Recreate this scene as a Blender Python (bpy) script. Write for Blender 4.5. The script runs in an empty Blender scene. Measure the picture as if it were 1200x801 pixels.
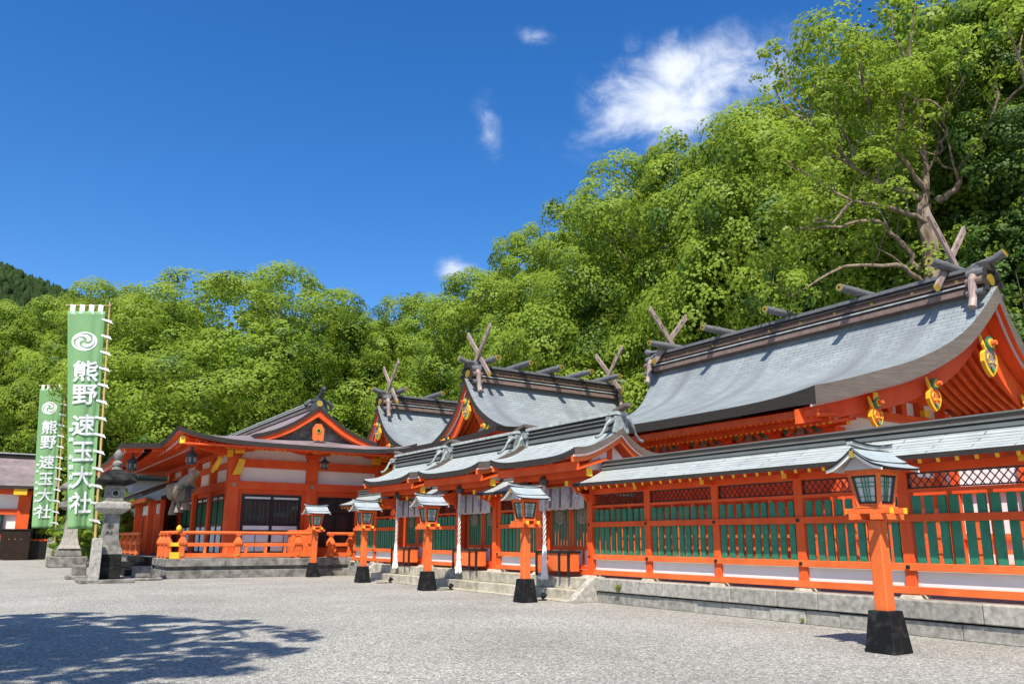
import bpy, math, random
import numpy as np
from mathutils import Vector, Matrix
R = math.radians
random.seed(7)
SC = bpy.context.scene
COL = SC.collection

# ------------------------------------------------------------------ camera
PSI, PIT, ROLL = R(33.0104), R(12.6), R(0.25)
fh = Vector((math.sin(PSI), math.cos(PSI), 0)); rt = Vector((math.cos(PSI), -math.sin(PSI), 0)); zz = Vector((0, 0, 1))
fw = fh*math.cos(PIT) + zz*math.sin(PIT); up = -fh*math.sin(PIT) + zz*math.cos(PIT)
r2 = rt*math.cos(ROLL) + up*math.sin(ROLL); u2 = -rt*math.sin(ROLL) + up*math.cos(ROLL)
cam = bpy.data.cameras.new('camera'); co = bpy.data.objects.new('camera', cam); COL.objects.link(co)
M = Matrix((r2, u2, -fw)).transposed().to_4x4(); M.translation = Vector((0, 0, 1.5)); co.matrix_world = M
cam.sensor_width = 36; cam.lens = 27.9; cam.shift_y = 0.01968; cam.clip_start = 0.1; cam.clip_end = 3000
SC.camera = co

# ------------------------------------------------------------------ sun, sky, exposure
SX, SY = 0.48, 0.54                       # shadow offset per metre of height
SUN_DIR = Vector((-SX, -SY, 1)).normalized()
EL = math.asin(SUN_DIR.z); AZ = math.atan2(SUN_DIR.x, SUN_DIR.y)
sl = bpy.data.lights.new('sun', 'SUN'); sl.energy = 5.0; sl.angle = R(0.5); sl.color = (1.0, 0.94, 0.84)
so = bpy.data.objects.new('sun', sl); COL.objects.link(so)
so.rotation_euler = SUN_DIR.to_track_quat('Z', 'Y').to_euler()
W = bpy.data.worlds.new('World'); SC.world = W; W.use_nodes = True
wn = W.node_tree.nodes; wl = W.node_tree.links; wn.clear()
def N(t, **k):
    n = wn.new(t)
    for a, b in k.items():
        if a.startswith('i_'): n.inputs[int(a[2:])].default_value = b
        else: setattr(n, a, b)
    return n
sky = N('ShaderNodeTexSky'); sky.sky_type = 'NISHITA'; sky.sun_disc = False
sky.sun_elevation = EL; sky.sun_rotation = AZ; sky.air_density = 1.0; sky.dust_density = 0.6; sky.ozone_density = 3.0
hs = N('ShaderNodeHueSaturation'); hs.inputs['Saturation'].default_value = 1.36; hs.inputs['Value'].default_value = 1.0; hs.inputs['Hue'].default_value = 0.508
wl.new(sky.outputs[0], hs.inputs['Color'])
# a few small clouds, placed by direction in the sky
tc = N('ShaderNodeTexCoord')
def cloud_dir(az, el): return Vector((math.sin(R(az))*math.cos(R(el)), math.cos(R(az))*math.cos(R(el)), math.sin(R(el))))
CLOUDS = []    # (centre dir, long-axis dir, half length, half width, amount)
def px_dir(x, y):
    return (fw + r2*(x-600)/930. - u2*(y-424.12)/930.).normalized()
def add_cloud(p, q, w, amt):
    a, b = px_dir(*p), px_dir(*q)
    c = (a+b).normalized(); l = (b-a); CLOUDS.append((c, l.normalized(), l.length/2, w, amt))
add_cloud((650, 158), (965, 62), 0.072, 1.15)
add_cloud((745, 115), (850, 62), 0.062, 1.15)
add_cloud((600, 45), (655, 48), 0.024, 0.45)
add_cloud((562, 105), (580, 190), 0.024, 0.42)
add_cloud((498, 326), (562, 306), 0.026, 1.0)
add_cloud((985, 255), (1080, 215), 0.07, 0.8)
add_cloud((720, 60), (765, 45), 0.018, 0.45)
mask = None
mp = N('ShaderNodeMapping'); mp.inputs['Scale'].default_value = (1, 1, 1.5); wl.new(tc.outputs['Generated'], mp.inputs[0])
nz = N('ShaderNodeTexNoise'); nz.inputs['Scale'].default_value = 13; nz.inputs['Detail'].default_value = 10; nz.inputs['Roughness'].default_value = 0.62; nz.inputs['Distortion'].default_value = 0.35
wl.new(mp.outputs[0], nz.inputs[0])
def math_(op, a, b=None, clamp=False):
    n = N('ShaderNodeMath', operation=op); n.use_clamp = clamp
    for i, v in enumerate((a, b)):
        if v is None: continue
        if isinstance(v, (int, float)): n.inputs[i].default_value = v
        else: wl.new(v, n.inputs[i])
    return n.outputs[0]
for c, l, hl, hw, amt in CLOUDS:
    w_ = c.cross(l).normalized()
    def dot(v):
        n = N('ShaderNodeVectorMath', operation='DOT_PRODUCT'); wl.new(tc.outputs['Generated'], n.inputs[0]); n.inputs[1].default_value = v; return n.outputs['Value']
    u_ = math_('DIVIDE', dot(l), hl*1.05); v_ = math_('DIVIDE', dot(w_), hw); f_ = math_('GREATER_THAN', dot(c), 0.5)
    r_ = math_('SQRT', math_('ADD', math_('MULTIPLY', u_, u_), math_('MULTIPLY', v_, v_)))
    d_ = math_('MULTIPLY', math_('MULTIPLY', math_('SUBTRACT', 1.15, r_, True), f_), amt)
    mask = d_ if mask is None else math_('MAXIMUM', mask, d_)
cm = math_('ADD', math_('MULTIPLY', mask, 1.0), math_('MULTIPLY', math_('SUBTRACT', nz.outputs[0], 0.5), 2.1))
mr = N('ShaderNodeMapRange'); mr.interpolation_type = 'SMOOTHERSTEP'; mr.inputs[1].default_value = 0.10; mr.inputs[2].default_value = 1.35; wl.new(cm, mr.inputs[0])
cmask = math_('MULTIPLY', mr.outputs[0], math_('MULTIPLY', mask, 3.0, True))
mx = N('ShaderNodeMix'); mx.data_type = 'RGBA'; wl.new(cmask, mx.inputs[0]); wl.new(hs.outputs[0], mx.inputs[6]); cr_ = N('ShaderNodeMix'); cr_.data_type = 'RGBA'; cr_.inputs[6].default_value = (3.3, 3.9, 5.2, 1); cr_.inputs[7].default_value = (5.0, 5.3, 5.9, 1); wl.new(mr.outputs[0], cr_.inputs[0]); wl.new(cr_.outputs[2], mx.inputs[7])
bg = N('ShaderNodeBackground'); bg.inputs[1].default_value = 0.136; wl.new(mx.outputs[2], bg.inputs[0])
wo = N('ShaderNodeOutputWorld'); wl.new(bg.outputs[0], wo.inputs[0])
vs = SC.view_settings; vs.view_transform = 'Standard'; vs.look = 'None'; vs.gamma = 1; vs.use_curve_mapping = False; vs.exposure = 0.5
SC.cycles.max_bounces = 6; SC.cycles.transparent_max_bounces = 6

# ------------------------------------------------------------------ materials
MATS = {}
def mat(name, col, rough=0.6, var=0.12, scale=3.0, bump=0.0, bscale=40, metal=0.0, stretch=None, spec=0.4, col2=None, thr=(0.35, 0.7), transl=0.0, uvbrick=None, streak=None, island=0.0):
    m = bpy.data.materials.new(name); MATS[name] = m; m.use_nodes = True
    nt = m.node_tree; n = nt.nodes; L = nt.links; b = n['Principled BSDF']
    b.inputs['Roughness'].default_value = rough; b.inputs['Metallic'].default_value = metal
    b.inputs['Specular IOR Level'].default_value = spec
    geo = n.new('ShaderNodeNewGeometry'); t = n.new('ShaderNodeTexNoise'); t.inputs['Scale'].default_value = scale; t.inputs['Detail'].default_value = 6; t.inputs['Roughness'].default_value = 0.6
    mpn = n.new('ShaderNodeMapping'); mpn.inputs['Scale'].default_value = stretch or (1, 1, 1)
    L.new(geo.outputs['Position'], mpn.inputs[0]); L.new(mpn.outputs[0], t.inputs[0])
    mrn = n.new('ShaderNodeMapRange'); mrn.inputs[1].default_value = thr[0]; mrn.inputs[2].default_value = thr[1]; L.new(t.outputs[0], mrn.inputs[0])
    mixn = n.new('ShaderNodeMix'); mixn.data_type = 'RGBA'; L.new(mrn.outputs[0], mixn.inputs[0])
    c1 = [c*(1-var) for c in col]; c2 = col2 or [min(1, c*(1+var)) for c in col]
    mixn.inputs[6].default_value = (*c1, 1); mixn.inputs[7].default_value = (*c2, 1)
    out = mixn.outputs[2]
    hgt = None
    if uvbrick:
        uv = n.new('ShaderNodeUVMap'); br = n.new('ShaderNodeTexBrick'); L.new(uv.outputs[0], br.inputs[0])
        bw, rh, mort, dark = uvbrick
        br.inputs['Scale'].default_value = 1; br.inputs['Brick Width'].default_value = bw; br.inputs['Row Height'].default_value = rh; br.inputs['Mortar Size'].default_value = mort; br.inputs['Mortar Smooth'].default_value = 0.3
        br.inputs['Color1'].default_value = (1, 1, 1, 1); br.inputs['Color2'].default_value = (0.86, 0.86, 0.87, 1); br.inputs['Mortar'].default_value = (dark, dark, dark, 1); br.inputs['Bias'].default_value = 0.1
        mu = n.new('ShaderNodeMix'); mu.data_type = 'RGBA'; mu.blend_type = 'MULTIPLY'; mu.inputs[0].default_value = 1
        L.new(out, mu.inputs[6]); L.new(br.outputs['Color'], mu.inputs[7]); out = mu.outputs[2]; hgt = br.outputs['Fac']
    if streak:
        uv = n.new('ShaderNodeUVMap'); m2 = n.new('ShaderNodeMapping'); m2.inputs['Scale'].default_value = streak[0]; L.new(uv.outputs[0], m2.inputs[0])
        t2 = n.new('ShaderNodeTexNoise'); t2.inputs['Scale'].default_value = 1; t2.inputs['Detail'].default_value = 5; L.new(m2.outputs[0], t2.inputs[0])
        r3 = n.new('ShaderNodeMapRange'); r3.inputs[1].default_value = 0.48; r3.inputs[2].default_value = 0.70; L.new(t2.outputs[0], r3.inputs[0])
        mu = n.new('ShaderNodeMix'); mu.data_type = 'RGBA'; L.new(r3.outputs[0], mu.inputs[0]); L.new(out, mu.inputs[6]); mu.inputs[7].default_value = (*streak[1], 1); out = mu.outputs[2]
    if island:
        mu = n.new('ShaderNodeHueSaturation'); r4 = n.new('ShaderNodeMapRange'); r4.inputs[3].default_value = 1-island; r4.inputs[4].default_value = 1+island
        L.new(geo.outputs['Random Per Island'], r4.inputs[0]); L.new(r4.outputs[0], mu.inputs['Value']); L.new(out, mu.inputs['Color']); out = mu.outputs[0]
    L.new(out, b.inputs['Base Color'])
    if bump:
        t3 = n.new('ShaderNodeTexNoise'); t3.inputs['Scale'].default_value = bscale; t3.inputs['Detail'].default_value = 4; L.new(mpn.outputs[0], t3.inputs[0])
        bp = n.new('ShaderNodeBump'); bp.inputs['Strength'].default_value = bump; bp.inputs['Distance'].default_value = 0.02; L.new(t3.outputs[0], bp.inputs['Height']); L.new(bp.outputs[0], b.inputs['Normal'])
        if hgt:
            b2 = n.new('ShaderNodeBump'); b2.invert = True; b2.inputs['Strength'].default_value = 0.6; b2.inputs['Distance'].default_value = 0.02; L.new(hgt, b2.inputs['Height']); L.new(bp.outputs[0], b2.inputs['Normal']); L.new(b2.outputs[0], b.inputs['Normal'])
    if transl:
        tr = n.new('ShaderNodeBsdfTranslucent'); ms = n.new('ShaderNodeMixShader'); ms.inputs[0].default_value = transl
        h2 = n.new('ShaderNodeHueSaturation'); h2.inputs['Value'].default_value = 1.5; h2.inputs['Hue'].default_value = 0.485; L.new(out, h2.inputs['Color']); L.new(h2.outputs[0], tr.inputs[0])
        L.new(b.outputs[0], ms.inputs[1]); L.new(tr.outputs[0], ms.inputs[2]); L.new(ms.outputs[0], n['Material Output'].inputs[0])
    return m
VERM = mat('vermilion', (0.74, 0.082, 0.014), 0.55, 0.12, 2.0, 0.12, 45, spec=0.3, col2=(0.82, 0.12, 0.024), thr=(0.3, 0.7), stretch=(1, 1, .5))  # shaded copy of the one vermilion paint, shade put in as a redder colour
VERM_SUN = mat('vermilion_sunlit', (0.70, 0.125, 0.026), 0.55, 0.12, 1.7, 0.15, 45, spec=0.3, col2=(0.84, 0.185, 0.045), thr=(0.3, 0.7), stretch=(1, 1, .5))  # same paint again, sunlight put into the colour as a lighter orange
WHITE = mat('plaster', (0.82, 0.79, 0.73), 0.8, 0.05, 2.0)
GREEN = mat('green_paint', (0.028, 0.21, 0.115), 0.45, 0.2, 6.0, 0.04)
BLACK = mat('black_lacquer', (0.016, 0.014, 0.014), 0.35, 0.3, 5.0)
BLACKW = mat('black_base', (0.014, 0.0145, 0.016), 0.7, 0.35, 7.0, 0.3, 30, col2=(0.045, 0.045, 0.045), thr=(0.5, 0.8), spec=0.15)
GOLD = mat('gold', (0.80, 0.52, 0.10), 0.35, 0.1, 5.0, metal=0.75)
YEL = mat('yellow_paint', (0.85, 0.50, 0.03), 0.5, 0.08)
GLASS = mat('dark_glass', (0.035, 0.04, 0.035), 0.08, 0.3, 2.0, spec=0.6)
PAPER = mat('lamp_pane', (0.62, 0.64, 0.60), 0.3, 0.1, 3.0)
COPPER = mat('hall_roof_tiles', (0.285, 0.32, 0.325), 0.5, 0.14, 1.3, 0.12, 8, uvbrick=(0.46, 0.15, 0.011, 0.5), streak=((1.1, 0.09, 1), (0.17, 0.18, 0.19)), spec=0.5)
PALE = mat('pale_roof', (0.44, 0.475, 0.455), 0.55, 0.14, 2.5, 0.1, 6, uvbrick=(1.35, 0.125, 0.013, 0.30), streak=((2.2, 0.5, 1), (0.34, 0.37, 0.34)), spec=0.4)
PALEM = mat('pale_metal', (0.42, 0.45, 0.43), 0.45, 0.3, 5.0, 0.1)
BROWNK = mat('dark_brown_paint', (0.03, 0.018, 0.014), 0.7, 0.2, 3.0, spec=0.15)
PALED = mat('weathered_metal', (0.25, 0.28, 0.27), 0.5, 0.45, 6.0, 0.2)
PLUM = mat('plum_roof', (0.235, 0.19, 0.195), 0.55, 0.22, 1.5, 0.1, 8, uvbrick=(1.9, 0.45, 0.01, 0.7), streak=((0.6, 0.25, 1), (0.33, 0.24, 0.25)))
EDGE = mat('roof_edge', (0.035, 0.028, 0.023), 0.8, 0.25, 2.0, 0.5, 30, stretch=(1, 1, 14))
EDGEL = mat('roof_edge_light', (0.135, 0.11, 0.09), 0.8, 0.25, 2.0, 0.5, 30, stretch=(1, 1, 14))
RIDGE = mat('ridge_dark', (0.05, 0.04, 0.037), 0.5, 0.3, 3.0)
RIDGEL = mat('ridge_brown', (0.21, 0.14, 0.115), 0.55, 0.25, 4.0, 0.1)
CHIGI = mat('finial_plank', (0.33, 0.245, 0.21), 0.55, 0.25, 4.0, 0.1, stretch=(1, 1, .3))
LOG = mat('ridge_log', (0.15, 0.15, 0.155), 0.4, 0.3, 5.0, stretch=(1, 1, 5))
STONE = mat('granite', (0.27, 0.255, 0.22), 0.9, 0.25, 9.0, 0.5, 90, col2=(0.50, 0.475, 0.41), island=0.2, thr=(0.3, 0.75))
STONEY = mat('step_stone', (0.36, 0.325, 0.235), 0.9, 0.22, 5.0, 0.7, 35, col2=(0.54, 0.50, 0.40), island=0.12)
STONED = mat('weathered_stone', (0.16, 0.15, 0.13), 0.9, 0.3, 3.5, 0.7, 35, col2=(0.36, 0.34, 0.30), thr=(0.35, 0.75), spec=0.2)
STONEK = mat('blackened_stone', (0.014, 0.014, 0.014), 0.9, 0.4, 3.0, 0.7, 35, col2=(0.05, 0.048, 0.045), spec=0.1)
CLOTH = mat('white_cloth', (0.52, 0.47, 0.47), 0.9, 0.05, 2.0)
ROPE = mat('rope', (0.66, 0.62, 0.58), 0.9, 0.15, 20.0, 0.5, 60)
STRAW = mat('straw_rope', (0.30, 0.25, 0.19), 0.9, 0.2, 12.0, 0.6, 60)
BANNER = mat('banner_green', (0.30, 0.52, 0.25), 0.85, 0.06, 1.0, transl=0.35)
INK = mat('white_print', (0.80, 0.82, 0.80), 0.8, 0.02)
BAMBOO = mat('bamboo', (0.50, 0.36, 0.15), 0.5, 0.15, 6.0)
BARK = mat('bark', (0.16, 0.115, 0.08), 0.9, 0.3, 5.0, 0.8, 25, col2=(0.36, 0.27, 0.19), stretch=(1, 1, .3))
LEAF = mat('leaves', (0.215, 0.315, 0.036), 0.55, 0.15, 0.22, transl=0.48, island=0.12, col2=(0.30, 0.42, 0.055), spec=0.15)
LEAF2 = mat('leaves_deep', (0.075, 0.14, 0.02), 0.5, 0.15, 0.3, transl=0.3, island=0.25, col2=(0.09, 0.18, 0.03), spec=0.3)
LEAF3 = mat('leaves_yellow', (0.25, 0.34, 0.03), 0.5, 0.15, 0.3, transl=0.42, island=0.15, col2=(0.3, 0.40, 0.05), spec=0.3)
CONIF = mat('conifer', (0.028, 0.05, 0.014), 0.7, 0.2, 0.1, island=0.3, spec=0.05)
IRON = mat('dark_iron', (0.06, 0.065, 0.07), 0.5, 0.3, 8.0)
GREY = mat('grey_tiles', (0.13, 0.13, 0.125), 0.7, 0.25, 1.5, 0.4, 20, uvbrick=(0.35, 0.30, 0.02, 0.5))
def gravel_mat():
    m = bpy.data.materials.new('gravel'); m.use_nodes = True; nt = m.node_tree; n = nt.nodes; L = nt.links; b = n['Principled BSDF']
    b.inputs['Roughness'].default_value = 0.95; b.inputs['Specular IOR Level'].default_value = 0.15
    g = n.new('ShaderNodeNewGeometry')
    v = n.new('ShaderNodeTexVoronoi'); v.inputs['Scale'].default_value = 62; L.new(g.outputs['Position'], v.inputs[0])
    v2 = n.new('ShaderNodeTexVoronoi'); v2.inputs['Scale'].default_value = 33; L.new(g.outputs['Position'], v2.inputs[0])
    r = n.new('ShaderNodeValToRGB'); e = r.color_ramp.elements; e[0].position = 0.0; e[0].color = (0.068, 0.066, 0.058, 1); e[1].position = 1; e[1].color = (0.80, 0.775, 0.70, 1)
    k = e.new(0.3); k.color = (0.245, 0.235, 0.205, 1); k = e.new(0.7); k.color = (0.42, 0.405, 0.355, 1)
    sp = n.new('ShaderNodeSeparateColor'); L.new(v.outputs['Color'], sp.inputs[0]); sp2 = n.new('ShaderNodeSeparateColor'); L.new(v2.outputs['Color'], sp2.inputs[0])
    mxx = n.new('ShaderNodeMix'); mxx.inputs[0].default_value = 0.45; L.new(sp.outputs[0], mxx.inputs[2]); L.new(sp2.outputs[1], mxx.inputs[3]); L.new(mxx.outputs[0], r.inputs[0])
    nn = n.new('ShaderNodeTexNoise'); nn.inputs['Scale'].default_value = 0.35; nn.inputs['Detail'].default_value = 8; L.new(g.outputs['Position'], nn.inputs[0])
    mr_ = n.new('ShaderNodeMapRange'); mr_.inputs[1].default_value = 0.3; mr_.inputs[2].default_value = 0.7; mr_.inputs[3].default_value = 0.84; mr_.inputs[4].default_value = 1.12; L.new(nn.outputs[0], mr_.inputs[0])
    h = n.new('ShaderNodeHueSaturation'); L.new(r.outputs[0], h.inputs['Color']); L.new(mr_.outputs[0], h.inputs['Value']); L.new(h.outputs[0], b.inputs['Base Color'])
    bp = n.new('ShaderNodeBump'); bp.inputs['Strength'].default_value = 0.7; bp.inputs['Distance'].default_value = 0.02; bp.invert = True
    L.new(v.outputs['Distance'], bp.inputs['Height']); L.new(bp.outputs[0], b.inputs['Normal'])
    return m
GRAVEL = gravel_mat()
SOIL = mat('earth', (0.10, 0.09, 0.06), 0.95, 0.3, 1.0, 0.5)

# ------------------------------------------------------------------ mesh helpers
class MB:
    def __init__(s): s.v = []; s.f = []; s.m = []; s.uv = []; s.mats = []
    def mi(s, m):
        if m not in s.mats: s.mats.append(m)
        return s.mats.index(m)
    def face(s, idx, m, uv=None): s.f.append(idx); s.m.append(s.mi(m)); s.uv.append(uv)
    def add(s, vs, fs, m):
        b = len(s.v); s.v += [tuple(v) for v in vs]
        for f in fs: s.face([b+i for i in f], m)
    def box(s, x0, x1, y0, y1, z0, z1, m, tp=None):
        t = tp or 0; cx, cy = (x0+x1)/2, (y0+y1)/2; k = 1-t
        X0, X1, Y0, Y1 = cx+(x0-cx)*k, cx+(x1-cx)*k, cy+(y0-cy)*k, cy+(y1-cy)*k
        s.add([(x0,y0,z0),(x1,y0,z0),(x1,y1,z0),(x0,y1,z0),(X0,Y0,z1),(X1,Y0,z1),(X1,Y1,z1),(X0,Y1,z1)],
              [(0,3,2,1),(4,5,6,7),(0,1,5,4),(1,2,6,5),(2,3,7,6),(3,0,4,7)], m)
        return s
    def bar(s, p, q, w, h, m, upv=(0,0,1)):
        p, q = Vector(p), Vector(q); d = (q-p).normalized(); a = d.cross(Vector(upv))
        if a.length < 1e-4: a = d.cross(Vector((0, 1, 0)))
        a.normalize(); b = a.cross(d).normalized(); a = a*w/2; b = b*h/2
        vs = [p-a-b, p+a-b, p+a+b, p-a+b, q-a-b, q+a-b, q+a+b, q-a+b]
        s.add(vs, [(0,1,2,3),(7,6,5,4),(0,4,5,1),(1,5,6,2),(2,6,7,3),(3,7,4,0)], m); return s
    def tube(s, pts, rad, n, m, caps=True, mcap=None):
        pts = [Vector(p) for p in pts]; b0 = len(s.v)
        if not hasattr(rad, '__len__'): rad = [rad]*len(pts)
        for i, p in enumerate(pts):
            d = (pts[min(i+1, len(pts)-1)]-pts[max(i-1, 0)]).normalized()
            a = d.cross(Vector((0.13, 0.21, 1))); a = a if a.length > 0.05 else d.cross(Vector((1, 0, 0))); a.normalize(); b = d.cross(a)
            for k in range(n):
                t = 2*math.pi*k/n; s.v.append(tuple(p+(a*math.cos(t)+b*math.sin(t))*rad[i]))
        for i in range(len(pts)-1):
            for k in range(n):
                k2 = (k+1) % n; s.face([b0+i*n+k, b0+i*n+k2, b0+(i+1)*n+k2, b0+(i+1)*n+k], m)
        if caps:
            s.face([b0+k for k in range(n)][::-1], mcap or m); e = b0+(len(pts)-1)*n; s.face([e+k for k in range(n)], mcap or m)
        return s
    def lathe(s, c, prof, n, m, sq=False, rot=0):
        b0 = len(s.v)
        for r, z in prof:
            for k in range(n):
                t = 2*math.pi*(k+0.5)/n+rot; rr = r/(math.cos(math.pi/n) if sq else 1); s.v.append((c[0]+rr*math.cos(t), c[1]+rr*math.sin(t), c[2]+z))
        for i in range(len(prof)-1):
            for k in range(n):
                k2 = (k+1) % n; s.face([b0+i*n+k, b0+i*n+k2, b0+(i+1)*n+k2, b0+(i+1)*n+k], m)
        s.face([b0+k for k in range(n)][::-1], m); e = b0+(len(prof)-1)*n; s.face([e+k for k in range(n)], m)
        return s
    def prism(s, poly, axis, a0, a1, m, mside=None):
        # poly: list of 2d points; axis 'x': (y,z) ; 'y': (x,z) ; 'z': (x,y)
        def P(p, a): return (a, p[0], p[1]) if axis == 'x' else ((p[0], a, p[1]) if axis == 'y' else (p[0], p[1], a))
        n = len(poly); b = len(s.v); s.v += [P(p, a0) for p in poly] + [P(p, a1) for p in poly]
        s.face([b+i for i in range(n)][::-1], m); s.face([b+n+i for i in range(n)], m)
        for i in range(n): j = (i+1) % n; s.face([b+i, b+j, b+n+j, b+n+i], mside or m)
        return s
    def ribbon(s, top, bot, off, m):
        # a board following two polylines, thickened by vector off
        top = [Vector(p) for p in top]; bot = [Vector(p) for p in bot]; off = Vector(off); n = len(top); b = len(s.v)
        for i in range(n): s.v += [tuple(top[i]), tuple(bot[i]), tuple(bot[i]+off), tuple(top[i]+off)]
        for i in range(n-1):
            a, c = b+4*i, b+4*i+4
            for k in range(4): k2 = (k+1) % 4; s.face([a+k, a+k2, c+k2, c+k], m)
        s.face([b, b+3, b+2, b+1], m); e = b+4*(n-1); s.face([e, e+1, e+2, e+3], m); return s
    def build(s, name, parent=None, smooth=False, bevel=0.0, recalc=True):
        me = bpy.data.meshes.new(name)
        o0 = wloc(parent); vs = [(v[0]-o0[0], v[1]-o0[1], v[2]-o0[2]) for v in s.v]
        me.from_pydata(vs, [], s.f)
        for mm in s.mats: me.materials.append(mm)
        me.polygons.foreach_set('material_index', s.m)
        if any(u is not None for u in s.uv):
            ul = me.uv_layers.new(name='UVMap'); dat = []
            for f, u in zip(s.f, s.uv):
                for k in range(len(f)): dat += list(u[k]) if u is not None else [0, 0]
            ul.data.foreach_set('uv', dat)
        if smooth: me.polygons.foreach_set('use_smooth', [True]*len(s.f))
        me.update()
        if recalc:
            import bmesh
            bm = bmesh.new(); bm.from_mesh(me); bmesh.ops.recalc_face_normals(bm, faces=bm.faces); bm.to_mesh(me); bm.free()
        if smooth: me.set_sharp_from_angle(angle=R(40))
        ob = bpy.data.objects.new(name, me); COL.objects.link(ob)
        if parent: ob.parent = parent
        if bevel:
            bv = ob.modifiers.new('bevel', 'BEVEL'); bv.width = bevel; bv.segments = 1; bv.limit_method = 'ANGLE'
        return ob
def build_split(mb, name, parent, **k):
    par = list(range(len(mb.v)))
    def fd(a):
        while par[a] != a: par[a] = par[par[a]]; a = par[a]
        return a
    for f in mb.f:
        for q in f[1:]: par[fd(q)] = fd(f[0])
    # touching pieces stay together when they share a coordinate
    grp = {}
    for i, f in enumerate(mb.f): grp.setdefault(fd(f[0]), []).append(i)
    for fs in grp.values():
        n = MB(); mp_ = {}
        for i in fs:
            idx = []
            for q in mb.f[i]:
                if q not in mp_: mp_[q] = len(n.v); n.v.append(mb.v[q])
                idx.append(mp_[q])
            n.face(idx, mb.mats[mb.m[i]], mb.uv[i])
        n.build(name, parent, **k)
def wloc(p):
    x = [0, 0, 0]
    while p is not None:
        x = [x[i]+p.location[i] for i in range(3)]; p = p.parent
    return x
def tag(o, label=None, cat=None, group=None, kind=None):
    if label: o['label'] = label
    if cat: o['category'] = cat
    if group: o['group'] = group
    if kind: o['kind'] = kind
    return o
def thing(name, loc, label, cat, group=None):
    o = bpy.data.objects.new(name, None); COL.objects.link(o); o.location = loc; o.empty_display_size = 0.3
    return tag(o, label, cat, group)
def copy_tree(o, parent=None):
    c = o.copy(); COL.objects.link(c); c.parent = parent
    for ch in [x for x in o.children]: copy_tree(ch, c)
    return c
def place(o, dx=0, dy=0, dz=0, label=None):
    o.location = (o.location[0]+dx, o.location[1]+dy, o.location[2]+dz)
    if label: o['label'] = label
    return o
def lerp(a, b, t): return a+(b-a)*t
def interp(x, xs, ys):
    return float(np.interp(x, xs, ys))
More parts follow.
